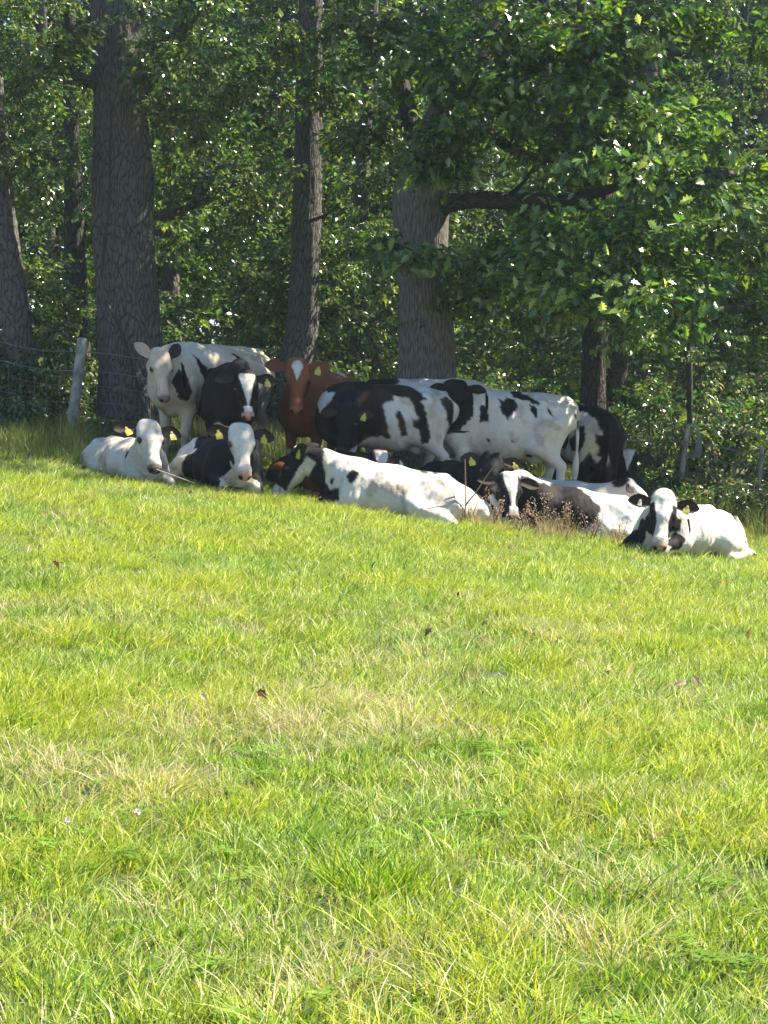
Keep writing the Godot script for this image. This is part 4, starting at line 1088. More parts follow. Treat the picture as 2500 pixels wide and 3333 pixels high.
# Meshes the part of the field inside the box lo..hi for which keep (a plane: normal, offset; and a centre and reach) holds.
func surface_nets(f: Flesh, lo: Vector3, hi: Vector3, cell: float, keep: Dictionary, out: Dictionary) -> void:
	var B := 4
	var nb := Vector3i(((hi - lo) / (cell * B)).ceil())
	var n := nb * B + Vector3i.ONE
	var sx := 1
	var sy := n.x
	var sz := n.x * n.y
	var field := PackedFloat32Array()
	field.resize(n.x * n.y * n.z)
	field.fill(1.0)
	var half := cell * B * 0.5
	var diag := half * 1.7321
	var active: Array[Vector3i] = []
	var count := f.a.size()
	for bz in nb.z:
		for by in nb.y:
			for bx in nb.x:
				var c := lo + Vector3(bx + 0.5, by + 0.5, bz + 0.5) * (cell * B)
				var ids := PackedInt32Array()
				var best := 10.0
				for i in count:
					var d := f.one(i, c)
					var m := diag * (1.0 + maxf(f.wf[i], 0.0))
					best = minf(best, d - m)
					if d < m + 0.09:
						ids.append(i)
				if ids.is_empty() or best > 0.06:
					continue
				var mid := f.dist(c, ids)
				var x0 := bx * B
				var y0 := by * B
				var z0 := bz * B
				if mid < -diag * 1.6 - 0.05:
					for z in B + 1:
						for y in B + 1:
							for x in B + 1:
								var at := (x0 + x) + (y0 + y) * sy + (z0 + z) * sz
								if field[at] == 1.0:
									field[at] = -1.0
					continue
				active.append(Vector3i(x0, y0, z0))
				for z in B + 1:
					for y in B + 1:
						for x in B + 1:
							var at := (x0 + x) + (y0 + y) * sy + (z0 + z) * sz
							if absf(field[at]) == 1.0:
								field[at] = f.dist(lo + Vector3(x0 + x, y0 + y, z0 + z) * cell, ids)
	var index := PackedInt32Array()
	index.resize(field.size())
	index.fill(-1)
	var V: PackedVector3Array = out.v
	var N: PackedVector3Array = out.n
	var I: PackedInt32Array = out.i
	var pn: Vector3 = keep.get("normal", Vector3.ZERO)
	var pd: float = keep.get("from", 0.0)
	var pc: Vector3 = keep.get("centre", Vector3.ZERO)
	var pr: float = keep.get("reach", 0.0)
	var inside: bool = keep.get("inside", false)
	var off := PackedInt32Array([0, sx, sy, sx + sy, sz, sx + sz, sy + sz, sx + sy + sz])
	var made := PackedInt32Array()
	for b in active:
		for z in B:
			for y in B:
				for x in B:
					var at := (b.x + x) + (b.y + y) * sy + (b.z + z) * sz
					var mask := 0
					for k in 8:
						if field[at + off[k]] < 0.0:
							mask |= 1 << k
					if mask == 0 or mask == 255:
						continue
					var f0 := field[at]
					var f1 := field[at + off[1]]
					var f2 := field[at + off[2]]
					var f3 := field[at + off[3]]
					var f4 := field[at + off[4]]
					var f5 := field[at + off[5]]
					var f6 := field[at + off[6]]
					var f7 := field[at + off[7]]
					var s := Vector3.ZERO
					var m := 0
					if (f0 < 0.0) != (f1 < 0.0):
						s += Vector3(f0 / (f0 - f1), 0, 0); m += 1
					if (f2 < 0.0) != (f3 < 0.0):
						s += Vector3(f2 / (f2 - f3), 1, 0); m += 1
					if (f4 < 0.0) != (f5 < 0.0):
						s += Vector3(f4 / (f4 - f5), 0, 1); m += 1
					if (f6 < 0.0) != (f7 < 0.0):
						s += Vector3(f6 / (f6 - f7), 1, 1); m += 1
					if (f0 < 0.0) != (f2 < 0.0):
						s += Vector3(0, f0 / (f0 - f2), 0); m += 1
					if (f1 < 0.0) != (f3 < 0.0):
						s += Vector3(1, f1 / (f1 - f3), 0); m += 1
					if (f4 < 0.0) != (f6 < 0.0):
						s += Vector3(0, f4 / (f4 - f6), 1); m += 1
					if (f5 < 0.0) != (f7 < 0.0):
						s += Vector3(1, f5 / (f5 - f7), 1); m += 1
					if (f0 < 0.0) != (f4 < 0.0):
						s += Vector3(0, 0, f0 / (f0 - f4)); m += 1
					if (f1 < 0.0) != (f5 < 0.0):
						s += Vector3(1, 0, f1 / (f1 - f5)); m += 1
					if (f2 < 0.0) != (f6 < 0.0):
						s += Vector3(0, 1, f2 / (f2 - f6)); m += 1
					if (f3 < 0.0) != (f7 < 0.0):
						s += Vector3(1, 1, f3 / (f3 - f7)); m += 1
					var p := lo + (Vector3(b.x + x, b.y + y, b.z + z) + s / m) * cell
					if pr > 0.0:
						var near := (p - pc).length() < pr and (p - pc).dot(pn) > pd
						if near != inside:
							continue
					index[at] = V.size()
					made.append(at)
					V.append(p)
					N.append(Vector3(f1 + f3 + f5 + f7 - f0 - f2 - f4 - f6, f2 + f3 + f6 + f7 - f0 - f1 - f4 - f5, f4 + f5 + f6 + f7 - f0 - f1 - f2 - f3).normalized())
	for at in made:
		for axis in 3:
			var step: int = [sx, sy, sz][axis]
			var u: int = [sy, sz, sx][axis]
			var w: int = [sz, sx, sy][axis]
			if at < u + w or (field[at] < 0.0) == (field[at + step] < 0.0):
				continue
			var q0 := index[at]
			var q1 := index[at - u]
			var q2 := index[at - u - w]
			var q3 := index[at - w]
			if q0 < 0 or q1 < 0 or q2 < 0 or q3 < 0:
				continue
			if field[at] < 0.0:
				I.append_array(PackedInt32Array([q0, q2, q1, q0, q3, q2]))
			else:
				I.append_array(PackedInt32Array([q0, q1, q2, q0, q2, q3]))
	out.v = V
	out.n = N
	out.i = I


# a hand-laid tube added to a body's own mesh (the tail)
func tube_into(out: Dictionary, path: PackedVector3Array, radii: PackedFloat32Array, sides := 8) -> void:
	var V: PackedVector3Array = out.v
	var N: PackedVector3Array = out.n
	var I: PackedInt32Array = out.i
	var first := V.size()
	for k in path.size():
		var d := (path[mini(k + 1, path.size() - 1)] - path[maxi(k - 1, 0)]).normalized()
		var u := d.cross(Vector3(0.31, 0.2, 0.93)).normalized()
		var w := d.cross(u)
		for s in sides:
			var t := TAU * s / sides
			var o := u * cos(t) + w * sin(t)
			V.append(path[k] + o * radii[k])
			N.append(o)
	for k in path.size() - 1:
		for s in sides:
			var p := first + k * sides + s
			var q := first + k * sides + (s + 1) % sides
			tri_into(V, N, I, p, q, p + sides)
			tri_into(V, N, I, q, q + sides, p + sides)
	out.v = V
	out.n = N
	out.i = I


func tri_into(V: PackedVector3Array, N: PackedVector3Array, I: PackedInt32Array, a: int, b: int, c: int) -> void:
	if (V[c] - V[a]).cross(V[b] - V[a]).dot(N[a] + N[b] + N[c]) < 0.0:
		I.append_array(PackedInt32Array([a, c, b]))
	else:
		I.append_array(PackedInt32Array([a, b, c]))


const SIDE := Vector3(0, 0, 1)

func head_frame(c: Dictionary) -> Transform3D:   # x towards the muzzle, y out of the forehead, z to the animal's right
	var u: Vector3 = c.head_dir.normalized()
	var v: Vector3 = (Vector3.UP - u * u.y).normalized()
	if c.has("head_roll"):
		v = v.rotated(u, c.head_roll)
	var s: float = c.head_size
	return Transform3D(Basis(u * s, v * s, u.cross(v) * s), c.head_at)


func flesh_of(c: Dictionary) -> Flesh:
	var f := Flesh.new()
	var s: float = c.size
	var h: Transform3D = head_frame(c)
	var hs: float = c.head_size
	var withers: Vector3
	if c.pose == "stand":
		f.bone(Vector3(.46, .93, 0) * s, Vector3(.30, .92, 0) * s, .31 * s, .34 * s, .08, SIDE, .74)
		f.bone(Vector3(.28, .90, 0) * s, Vector3(-.10, .87, 0) * s, .34 * s, .365 * s, .08, SIDE, .84)
		f.bone(Vector3(-.12, .90, 0) * s, Vector3(-.42, .95, 0) * s, .345 * s, .27 * s, .08, SIDE, .86)
		f.bone(Vector3(-.42, .98, 0) * s, Vector3(-.66, 1.0, 0) * s, .25 * s, .19 * s, .08, SIDE, .95)
		f.bone(Vector3(.42, 1.17, 0) * s, Vector3(.05, 1.17, 0) * s, .075 * s, .05 * s, .08)
		f.bone(Vector3(.05, 1.17, 0) * s, Vector3(-.68, 1.18, 0) * s, .05 * s, .05 * s, .06)
		for d in [-1, 1]:
			f.bone(Vector3(-.40, 1.14, .20 * d) * s, Vector3(-.43, 1.13, .225 * d) * s, .05 * s, .045 * s, .05)
			f.bone(Vector3(-.72, 1.08, .10 * d) * s, Vector3(-.74, 1.05, .11 * d) * s, .045 * s, .04 * s, .06)
			f.bone(Vector3(.46, 1.05, .13 * d) * s, Vector3(.50, .78, .17 * d) * s, .12 * s, .13 * s, .07)
			var ft: float = c.get("fore_step", 0.0) * d * s
			var ht: float = c.get("hind_step", 0.0) * d * s
			f.bone(Vector3(.49, .78, .17 * d) * s, Vector3(.42, .60, .165 * d) * s + Vector3(ft * .3, 0, 0), .115 * s, .078 * s, .06)
			f.bone(Vector3(.42, .60, .165 * d) * s + Vector3(ft * .3, 0, 0), Vector3(.44, .36, .15 * d) * s + Vector3(ft * .6, 0, 0), .07 * s, .05 * s, .03)
			f.bone(Vector3(.44, .36, .15 * d) * s + Vector3(ft * .6, 0, 0), Vector3(.435, .13, .15 * d) * s + Vector3(ft, 0, 0), .045 * s, .037 * s, .02)
			f.bone(Vector3(.435, .13, .15 * d) * s + Vector3(ft, 0, 0), Vector3(.47, .03, .15 * d) * s + Vector3(ft, 0, 0), .042 * s, .055 * s, .02)
			f.bone(Vector3(-.50, .95, .15 * d) * s, Vector3(-.36, .72, .20 * d) * s, .20 * s, .13 * s, .08)
			f.bone(Vector3(-.60, .92, .13 * d) * s, Vector3(-.56, .66, .17 * d) * s, .14 * s, .08 * s, .08)
			f.bone(Vector3(-.38, .72, .19 * d) * s, Vector3(-.62, .48, .17 * d) * s + Vector3(ht * .5, 0, 0), .11 * s, .058 * s, .06)
			f.bone(Vector3(-.62, .48, .17 * d) * s + Vector3(ht * .5, 0, 0), Vector3(-.58, .13, .16 * d) * s + Vector3(ht, 0, 0), .052 * s, .04 * s, .02)
			f.bone(Vector3(-.58, .13, .16 * d) * s + Vector3(ht, 0, 0), Vector3(-.545, .03, .16 * d) * s + Vector3(ht, 0, 0), .043 * s, .056 * s, .02)
		f.bone(Vector3(-.38, .57, 0) * s, Vector3(-.46, .60, 0) * s, .09 * s, .08 * s, .08)
		for d in [-1, 1]:   # hollow flank, the groove behind the shoulder, the hollow between hook and pin
			f.bone(Vector3(-.20, 1.10, .40 * d) * s, Vector3(-.30, .90, .42 * d) * s, .14 * s, .12 * s, -.07)
			f.bone(Vector3(.24, .98, .40 * d) * s, Vector3(.27, .70, .41 * d) * s, .11 * s, .10 * s, -.08)
			f.bone(Vector3(-.58, 1.20, .30 * d) * s, Vector3(-.60, 1.10, .34 * d) * s, .12 * s, .12 * s, -.06)
		f.bone(Vector3(.62, .72, 0) * s, Vector3(.50, .64, 0) * s, .11 * s, .12 * s, .09)
		withers = Vector3(.50, 1.0, 0) * s
	else:
		var near: float = c.get("near", -1.0)   # the side on which the hind leg lies out
		f.bone(Vector3(.42, .25, 0) * s, Vector3(.10, .24, 0) * s, .27 * s, .295 * s, .08, SIDE, 1.05)
		f.bone(Vector3(.10, .24, 0) * s, Vector3(-.32, .23, near * .02 * s) * s, .295 * s, .275 * s, .08, SIDE, 1.2)
		f.bone(Vector3(-.32, .23, 0) * s, Vector3(-.62, .20, 0) * s, .265 * s, .21 * s, .08, SIDE, 1.1)
		f.bone(Vector3(-.62, .19, 0) * s, Vector3(-.86, .11, 0) * s, .19 * s, .13 * s, .08)
		f.bone(Vector3(.44, .475, 0) * s, Vector3(.05, .475, 0) * s, .065 * s, .05 * s, .09)
		f.bone(Vector3(.05, .48, 0) * s, Vector3(-.42, .475, 0) * s, .045 * s, .045 * s, .06)
		f.bone(Vector3(-.42, .475, 0) * s, Vector3(-.86, .26, 0) * s, .05 * s, .045 * s, .06)
		for d in [-1, 1]:
			f.bone(Vector3(-.40, .455, .17 * d) * s, Vector3(-.46, .435, .22 * d) * s, .05 * s, .045 * s, .06)
			f.bone(Vector3(-.84, .23, .11 * d) * s, Vector3(-.86, .19, .12 * d) * s, .05 * s, .05 * s, .07)
			f.bone(Vector3(.42, .37, .15 * d) * s, Vector3(.46, .17, .22 * d) * s, .13 * s, .12 * s, .07)
			f.bone(Vector3(.44, .18, .23 * d) * s, Vector3(.76, .09, .20 * d) * s, .10 * s, .065 * s, .05)
			f.bone(Vector3(.76, .08, .19 * d) * s, Vector3(.52, .045, .15 * d) * s, .055 * s, .045 * s, .03)
			f.bone(Vector3(.52, .045, .15 * d) * s, Vector3(.44, .05, .15 * d) * s, .045 * s, .055 * s, .02)
		f.bone(Vector3(-.52, .24, near * .22) * s, Vector3(-.20, .17, near * .36) * s, .185 * s, .13 * s, .08)
		f.bone(Vector3(-.18, .20, near * .38) * s, Vector3(-.56, .09, near * .44) * s, .12 * s, .06 * s, .07)
		f.bone(Vector3(-.56, .08, near * .44) * s, Vector3(-.24, .05, near * .48) * s, .055 * s, .045 * s, .03)
		f.bone(Vector3(-.24, .05, near * .48) * s, Vector3(-.15, .05, near * .49) * s, .045 * s, .055 * s, .02)
		f.bone(Vector3(-.55, .26, -near * .16) * s, Vector3(-.25, .14, -near * .26) * s, .19 * s, .12 * s, .08)
		f.bone(Vector3(.58, .30, 0) * s, Vector3(.66, .24, 0) * s, .17 * s, .11 * s, .09)
		for d in [-1, 1]:
			f.bone(Vector3(-.20, .47, .40 * d) * s, Vector3(-.28, .36, .46 * d) * s, .15 * s, .12 * s, -.07)
			f.bone(Vector3(-.64, .46, .27 * d) * s, Vector3(-.68, .38, .32 * d) * s, .12 * s, .11 * s, -.06)
		withers = Vector3(.48, .36, 0) * s
	# neck
	var nape: Vector3 = h * Vector3(.01, -.085, 0)
	var throat: Vector3 = h * Vector3(.06, -.17, 0)
	var bend: Vector3 = withers.lerp(nape, .55) + Vector3(.03 * s, c.get("arch", .03) * s, 0)
	var nk := SIDE
	f.bone(withers, bend, .22 * s, .145 * s, .10, nk, .74)
	f.bone(bend, nape, .135 * s, .088 * hs, .07, nk, .85)
	f.bone(withers + Vector3(.08, -.18, 0) * s, bend + Vector3(0, -.1 * s, 0), .19 * s, .10 * s, .10, nk, .66)
	f.bone(bend + Vector3(0, -.09 * s, 0), throat, .10 * s, .062 * hs, .06, nk, .8)
	# head
	var z: Vector3 = h.basis.z.normalized()
	f.bone(h * Vector3(.03, -.07, 0), h * Vector3(.19, -.075, 0), .092 * hs, .088 * hs, .03, z, 1.14)
	f.bone(h * Vector3(.0, -.04, -.045), h * Vector3(.0, -.04, .045), .052 * hs, .052 * hs, .04)
	f.bone(h * Vector3(.17, -.075, 0), h * Vector3(.42, -.075, 0), .078 * hs, .056 * hs, .04)
	f.bone(h * Vector3(.43, -.072, 0), h * Vector3(.475, -.08, 0), .056 * hs, .055 * hs, .03, z, 1.22)
	for d in [-1, 1]:
		f.bone(h * Vector3(.05, -.05, .07 * d), h * Vector3(.16, -.045, .082 * d), .048 * hs, .042 * hs, .035)
		f.bone(h * Vector3(.10, -.165, .045 * d), h * Vector3(.22, -.155, .04 * d), .06 * hs, .052 * hs, .04)
		f.bone(h * Vector3(.22, -.155, .04 * d), h * Vector3(.42, -.125, .022 * d), .05 * hs, .034 * hs, .035)
	f.bone(h * Vector3(.43, -.125, 0), h * Vector3(.455, -.122, 0), .038 * hs, .034 * hs, .02, z, 1.3)
	return f


func body_arrays(c: Dictionary) -> Dictionary:
	var f := flesh_of(c)
	var out := {"v": PackedVector3Array(), "n": PackedVector3Array(), "i": PackedInt32Array()}
	var lo := Vector3.INF
	var hi := -Vector3.INF
	for i in f.a.size():
		var wide := maxf(f.r0[i], f.r1[i]) * 1.1 + .03
		var far := f.ba[i]
		if f.wf[i] != 0.0:
			far -= f.ax[i] * (far.dot(f.ax[i]) * (1.0 - 1.0 / (1.0 + f.wf[i])))
		for p in [f.a[i], f.a[i] + far]:
			lo = lo.min(p - Vector3.ONE * wide)
			hi = hi.max(p + Vector3.ONE * wide)
	var h := head_frame(c)
	var hs: float = c.head_size
	var u := h.basis.x.normalized()
	var pc := h * Vector3(.22, -.09, 0)
	surface_nets(f, lo, hi, c.cell, {"normal": u, "from": -.17 * hs, "centre": pc, "reach": .36 * hs, "inside": false}, out)
	var r := Vector3.ONE * .33 * hs
	surface_nets(f, pc - r, pc + r, minf(c.cell, .0085), {"normal": u, "from": -.21 * hs, "centre": pc, "reach": .38 * hs, "inside": true}, out)
	if c.has("tail"):
		var path: PackedVector3Array = c.tail
		var rad := PackedFloat32Array()
		var curve := Curve3D.new()
		for k in path.size():
			var t: Vector3 = (path[mini(k + 1, path.size() - 1)] - path[maxi(k - 1, 0)]) * .25
			curve.add_point(path[k], -t, t)
		var fine := PackedVector3Array()
		for k in 21:
			var t := k / 20.0
			fine.append(curve.sample_baked(curve.get_baked_length() * t))
			rad.append(lerpf(.034, .016, minf(t * 1.5, 1.0)) if t < .68 else (.016 + .026 * sin((t - .68) / .32 * PI * .86)))
		tube_into(out, fine, rad)
	# the coat
	var noise := FastNoiseLite.new()
	noise.seed = c.get("seed", 1)
	noise.frequency = 4.0
	noise.fractal_octaves = 3
	noise.fractal_gain = .42
	var hinv := h.affine_inverse()
	var colours := PackedColorArray()
	colours.resize(out.v.size())
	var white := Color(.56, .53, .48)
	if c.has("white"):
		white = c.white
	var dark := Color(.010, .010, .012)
	if c.has("dark"):
		dark = c.dark
	var nose_colour: Color = c.get("nose", Color(.30, .17, .15))
	var base_dark: bool = c.get("base_dark", false)
	var marks: Array = c.get("marks", [])
	var s: float = c.size
	for i in out.v.size():
		var p: Vector3 = out.v[i]
		var wob := Vector3(noise.get_noise_3dv(p * 2.0), noise.get_noise_3dv(p * 2.0 + Vector3(9, 0, 3)), noise.get_noise_3dv(p * 2.0 + Vector3(0, 7, 5))) * .024
		var q := p + wob
		var is_dark := base_dark
		for m in marks:   # m: [kind, dark?, data ...] in the animal's own axes
			var hit := false
			match m[0]:
				"left":
					hit = p.z < 0.05 and Geometry2D.is_point_in_polygon(Vector2(q.x, q.y), m[2])
				"right":
					hit = p.z > -0.05 and Geometry2D.is_point_in_polygon(Vector2(q.x, q.y), m[2])
				"both":
					hit = Geometry2D.is_point_in_polygon(Vector2(q.x, q.y), m[2])
				"front":
					hit = p.x > m[3] and Geometry2D.is_point_in_polygon(Vector2(q.z, q.y), m[2])
				"rear":
					hit = p.x < m[3] and Geometry2D.is_point_in_polygon(Vector2(q.z, q.y), m[2])
				"ball":
					hit = q.distance_to(m[2]) < m[3]
				"beyond":   # everything on the far side of a plane
					hit = q.dot(m[2]) > m[3]
			if hit:
				is_dark = m[1]
		var e: Vector3 = hinv * p
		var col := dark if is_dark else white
		if e.x > -.02 and e.x < .62 and absf(e.z) < .19 and e.y > -.26 and e.y < .12:
			var eq: Vector3 = e + wob * .35
			col = face_colour(c, eq, white, dark, e)
			if col.r > .3:
				col = col.lerp(Color(.36, .29, .23), clampf(noise.get_noise_3dv(p * 1.7) * 1.3 + .08, 0.0, .4))
				col = col.lerp(Color(.40, .31, .27), clampf((e.x - .33) * 2.2, 0.0, .4))
			if e.x > .455 and e.y > -.118:
				col = col.lerp(nose_colour, clampf((e.x - .455) / .02, 0.0, 1.0))
			for d in [-1.0, 1.0]:
				if (e - Vector3(.515, -.07, .042 * d)).length() < .025:
					col = Color(.02, .012, .012)
				var lid := (e - Vector3(.178, -.052, .108 * d)).length()
				if lid < .04:
					col = col.lerp(Color(.03, .025, .022), clampf((.04 - lid) / .016, 0.0, .85))
			if absf(e.y + .112 + (e.x - .45) * .35) < .007 and e.x > .37:
				col = col.lerp(Color(.03, .022, .02), .8)
		elif col == white:
			# cream and soil worn into white hair
			var dirt := noise.get_noise_3dv(p * .55 + Vector3(3, 1, 4))
			var low := clampf((.24 - p.y) / .3, 0.0, .6)
			var muck := noise.get_noise_3dv(p * .9 + Vector3(17, 3, 8))
			if p.x < -.1 or p.y < .5 * s:
				col = col.lerp(Color(.17, .125, .075), smoothstep(.12, .42, muck) * .75 * c.get("soil", .6))
			if c.pose == "stand":
				low = clampf((.52 * s - p.y) / (.5 * s), 0.0, 1.0)
			col = col.lerp(Color(.42, .33, .22), clampf(dirt * 1.3 + .02, 0.0, .5) * c.get("soil", .6) + low * .35)
		else:
			var worn := noise.get_noise_3dv(p * .7 + Vector3(1, 5, 2))
			col = col.lerp(c.get("worn", Color(.035, .022, .014)), clampf(worn * 1.6 + .1, 0.0, 1.0) * c.get("rust", .35))
		var grain := 1.0 + noise.get_noise_3dv(p * 9.0) * .16
		col = Color(col.r * grain, col.g * grain, col.b * grain)
		if c.pose == "stand" and p.y < .062 * s:
			col = Color(.045, .036, .028)
		colours[i] = col
	# hair softens the edge of every patch: one pass of averaging over neighbours
	var sum := PackedVector3Array()
	var many_ := PackedFloat32Array()
	sum.resize(colours.size())
	many_.resize(colours.size())
	var ids: PackedInt32Array = out.i
	for k in range(0, ids.size(), 3):
		var a := ids[k]
		var b := ids[k + 1]
		var d := ids[k + 2]
		var ca := Vector3(colours[a].r, colours[a].g, colours[a].b)
		var cb := Vector3(colours[b].r, colours[b].g, colours[b].b)
		var cd := Vector3(colours[d].r, colours[d].g, colours[d].b)
		var t := ca + cb + cd
		sum[a] += t
		sum[b] += t
		sum[d] += t
		many_[a] += 3.0
		many_[b] += 3.0
		many_[d] += 3.0
	var N: PackedVector3Array = out.n
	var hair := FastNoiseLite.new()
	hair.seed = c.get("seed", 1) + 100
	hair.frequency = 9.0
	hair.fractal_octaves = 3
	for k in colours.size():
		if many_[k] > 0.0:
			var t := sum[k] / many_[k]
			colours[k] = colours[k].lerp(Color(t.x, t.y, t.z), .6)
		# muscle, ribs and ruffled hair: the skin is nowhere quite even
		var p: Vector3 = out.v[k] * Vector3(1.6, .7, 1.2)
		var q := Vector3(hair.get_noise_3dv(p), hair.get_noise_3dv(p + Vector3(5, 0, 0)), hair.get_noise_3dv(p + Vector3(0, 5, 0)))
		var rib := 0.0
		var b: Vector3 = out.v[k] / s
		if b.x > -.16 and b.x < .30 and absf(b.z) > .17 and (b.y > .62 if c.pose == "stand" else b.y > .18):
			rib = sin((b.x + absf(b.y - .9) * .25) * 88.0) * .10 * clampf((b.x + .16) * 8.0, 0.0, 1.0) * clampf((.30 - b.x) * 8.0, 0.0, 1.0)
		N[k] = (N[k] + q * .30 + Vector3(rib, 0, 0)).normalized()
	out.n = N
	out.c = colours
	return out


func face_colour(c: Dictionary, e: Vector3, white: Color, dark: Color, raw: Vector3) -> Color:
	var kind: String = c.face
	match kind:
		"white":
			return white
		"dark":
			return dark
		"patched":     # white face, dark cheeks and eye patches down the sides
			var side := absf(e.z)
			var edge := .066 + .012 * sin(e.x * 18.0)
			return dark if (side > edge and e.x > .07 and e.x < .36 and e.y < .02) else white
		"white_dark_sides":
			return dark if (absf(e.z) > .06 and e.y < -.10) and e.x < .34 else white
		"eye_patches":
			for d in [-1.0, 1.0]:
				if (raw - Vector3(.18, -.05, .10 * d)).length() < .036:
					return Color(.09, .075, .065)
			return white.lerp(Color(.30, .27, .24), clampf((e.x - .25) * 1.4, 0.0, .5))
		"blaze":       # narrow stripe, wider at the top, white muzzle
			var w: float = lerpf(c.get("blaze_top", .06), c.get("blaze_low", .022), clampf((e.x - .06) / .30, 0.0, 1.0))
			if e.x > .40:
				w = .045
			return white if absf(e.z + c.get("blaze_shift", 0.0)) < w and e.y > -.10 and e.x > c.get("blaze_from", .03) and e.x < c.get("blaze_to", 9.0) else dark
		"star":        # a diamond on the forehead
			var w := .056 * sqrt(clampf((e.x + .01) / .05, 0.0, 1.0)) if e.x < .06 else .056 * clampf((.215 - e.x) / .155, 0.0, 1.0)
			return white if absf(e.z) < w and e.y > -.08 else dark
		"triangle":
			return white if absf(e.z) < .068 * clampf((.30 - e.x) / .26, 0.0, 1.0) and e.y > -.09 else dark
		"low_white":   # dark cheeks, white crest and lower jaw
			return white if (e.y > -.012 and absf(e.z) < .04 and e.x > .03) or e.y < -.15 or e.x > .38 else dark
	return dark

func ear_mesh(dark: bool, c: Dictionary) -> ArrayMesh:   # x outwards, y out of the cup, z across
	var b := Builder.new()
	var stations := [[0.0, .026, .03], [.03, .034, .026], [.07, .052, .018], [.11, .058, .012], [.15, .046, .008], [.18, .026, .005], [.196, .006, .003]]
	var outer: Color = c.get("dark", Color(.012, .012, .014)) if dark else c.get("white", Color(.6, .56, .5))
	var inner := outer.lerp(Color(.10, .06, .05), .35) if dark else outer.lerp(Color(.45, .26, .22), .5)
	for face in 2:
		var rows := []
		for s in stations:
			var row := []
			for k in 7:
				var t := (k - 3) / 3.0
				var y: float = absf(t) * absf(t) * s[1] * .55 - s[1] * .25
				if face == 1:
					y -= s[2] * (1.0 - t * t * .8)
				row.append(b.vert(Vector3(s[0], y, t * s[1]), Vector3(0, 1 if face == 0 else -1, 0), inner if face == 0 and absf(t) < .75 else outer))
			rows.append(row)
		for r in rows.size() - 1:
			for k in 6:
				b.tri(rows[r][k], rows[r][k + 1], rows[r + 1][k])
				b.tri(rows[r][k + 1], rows[r + 1][k + 1], rows[r + 1][k])
	b.resmooth()
	return b.mesh()


func tag_mesh(small: bool) -> ArrayMesh:   # hangs down along -y, faces z
	var b := Builder.new()
	var s := .45 if small else .72
	var shape := PackedVector2Array([Vector2(-.012, .012), Vector2(.012, .012), Vector2(.016, -.012), Vector2(.036, -.036), Vector2(.038, -.088), Vector2(.034, -.094), Vector2(-.034, -.094), Vector2(-.038, -.088), Vector2(-.036, -.036), Vector2(-.016, -.012)])
	var ids := Geometry2D.triangulate_polygon(shape)
	for z in [.0018, -.0018]:
		for k in range(0, ids.size(), 3):
			var q := []
			for j in 3:
				q.append(b.vert(Vector3(shape[ids[k + j]].x * s, shape[ids[k + j]].y * s, z), Vector3(0, 0, signf(z))))
			b.tri(q[0], q[1], q[2])
	for k in shape.size():
		var p := shape[k] * s
		var q := shape[(k + 1) % shape.size()] * s
		var o := Vector3(q.y - p.y, p.x - q.x, 0)
		b.quad(Vector3(p.x, p.y, .0018), Vector3(q.x, q.y, .0018), Vector3(q.x, q.y, -.0018), Vector3(p.x, p.y, -.0018), -o)
	for k in 10:   # the button
		var t0 := TAU * k / 10
		var t1 := TAU * (k + 1) / 10
		b.quad(Vector3(cos(t0) * .011, sin(t0) * .011, .0), Vector3(cos(t1) * .011, sin(t1) * .011, .0), Vector3(cos(t1) * .009, sin(t1) * .009, .006), Vector3(cos(t0) * .009, sin(t0) * .009, .006), Vector3(cos(t0), sin(t0), 0))
		b.flat(Vector3(0, 0, .006), Vector3(cos(t1) * .009, sin(t1) * .009, .006), Vector3(cos(t0) * .009, sin(t0) * .009, .006))
	return b.mesh()


func stance(c: Dictionary) -> Basis:
	var up := Vector3(.125 * c.tilt, 1, 0).normalized()
	var x: Vector3 = c.heading.normalized()
	x = (x - up * x.dot(up)).normalized()
	return Basis(x, up, x.cross(up))


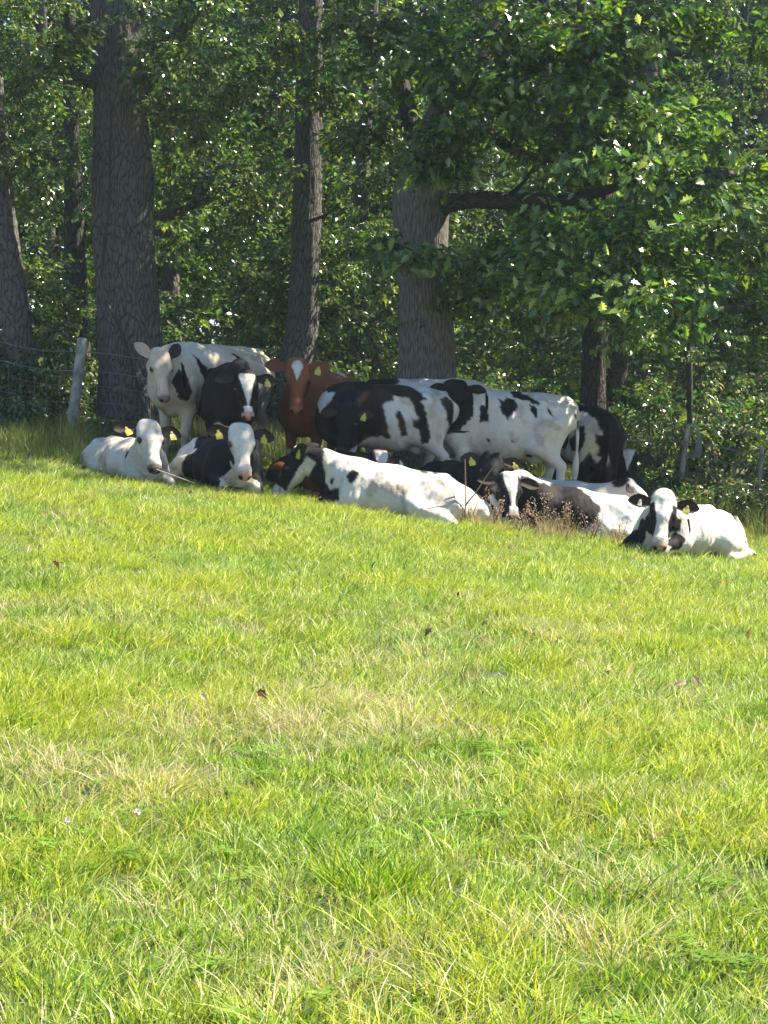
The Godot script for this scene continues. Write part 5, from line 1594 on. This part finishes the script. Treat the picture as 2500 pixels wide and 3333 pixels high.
func herd() -> void:
	var bodies := []
	bodies.resize(HERD.size())
	var lock := Mutex.new()
	var job := WorkerThreadPool.add_group_task(func(k: int) -> void:
		var made := body_arrays(HERD[k])
		lock.lock()
		bodies[k] = made
		lock.unlock(), HERD.size())
	WorkerThreadPool.wait_for_group_task_completion(job)
	var eye := SphereMesh.new()
	eye.radius = .024
	eye.height = .048
	eye.radial_segments = 14
	eye.rings = 8
	var tags := {"yellow": [tag_mesh(false), M.tag], "pale": [tag_mesh(true), M.tag_pale], "yellow_small": [tag_mesh(false), M.tag]}
	for k in HERD.size():
		var c: Dictionary = HERD[k]
		var root := thing("cow", c.label, "cow", c.at, "cattle resting under the trees")
		root.basis = stance(c)
		var a := []
		a.resize(Mesh.ARRAY_MAX)
		a[Mesh.ARRAY_VERTEX] = bodies[k].v
		a[Mesh.ARRAY_NORMAL] = bodies[k].n
		a[Mesh.ARRAY_COLOR] = bodies[k].c
		a[Mesh.ARRAY_INDEX] = bodies[k].i
		var m := ArrayMesh.new()
		m.add_surface_from_arrays(Mesh.PRIMITIVE_TRIANGLES, a)
		put("body", m, M.fur, root)
		var h := head_frame(c)
		var hs: float = c.head_size
		for d in [-1, 1]:
			var e := put("eye", eye, M.eye, root)
			e.transform = Transform3D(Basis(), h * Vector3(.178, -.052, .112 * d))
			var side := "left" if d < 0 else "right"
			var dark: bool = c["ear_" + side] == "dark"
			var ear := put("ear", ear_mesh(dark, c), M.fur_plain, root)
			var u := h.basis.x.normalized()
			var v := h.basis.y.normalized()
			var w := h.basis.z.normalized()
			var droop: float = c.get("ear_droop", .12)
			var x: Vector3 = (w * d * c.get("ear_out", 1.0) - v * .05 - u * c.get("ear_back", .05) + Vector3.DOWN * droop).normalized()
			var y: Vector3 = v * .85 + u * .15 + w * d * c.get("ear_open", 0.0)
			y = (y - x * x.dot(y)).normalized()
			var es := hs * 1.16
			ear.transform = Transform3D(Basis(x * es, y * es, x.cross(y) * es), h * Vector3(.045, -.045, .10 * d))
			var kind: String = c["tag_" + side]
			if kind != "none":
				var t := put("ear_tag", tags[kind][0], tags[kind][1], ear)
				var down: Vector3 = stance(c).inverse() * Vector3.DOWN
				down = (down - y * down.dot(y)).normalized()
				var up_local: Vector3 = (ear.basis.inverse() * -down).normalized()
				var out_local := Vector3(0, 1, 0)
				up_local = (up_local + Vector3(.35 * sin(k * 7.3 + d), 0, .25 * cos(k * 5.1))).normalized()
				out_local = (out_local - up_local * out_local.dot(up_local)).normalized()
				t.transform = Transform3D(Basis(up_local.cross(out_local).normalized(), up_local, out_local), Vector3(.10, .014, 0))
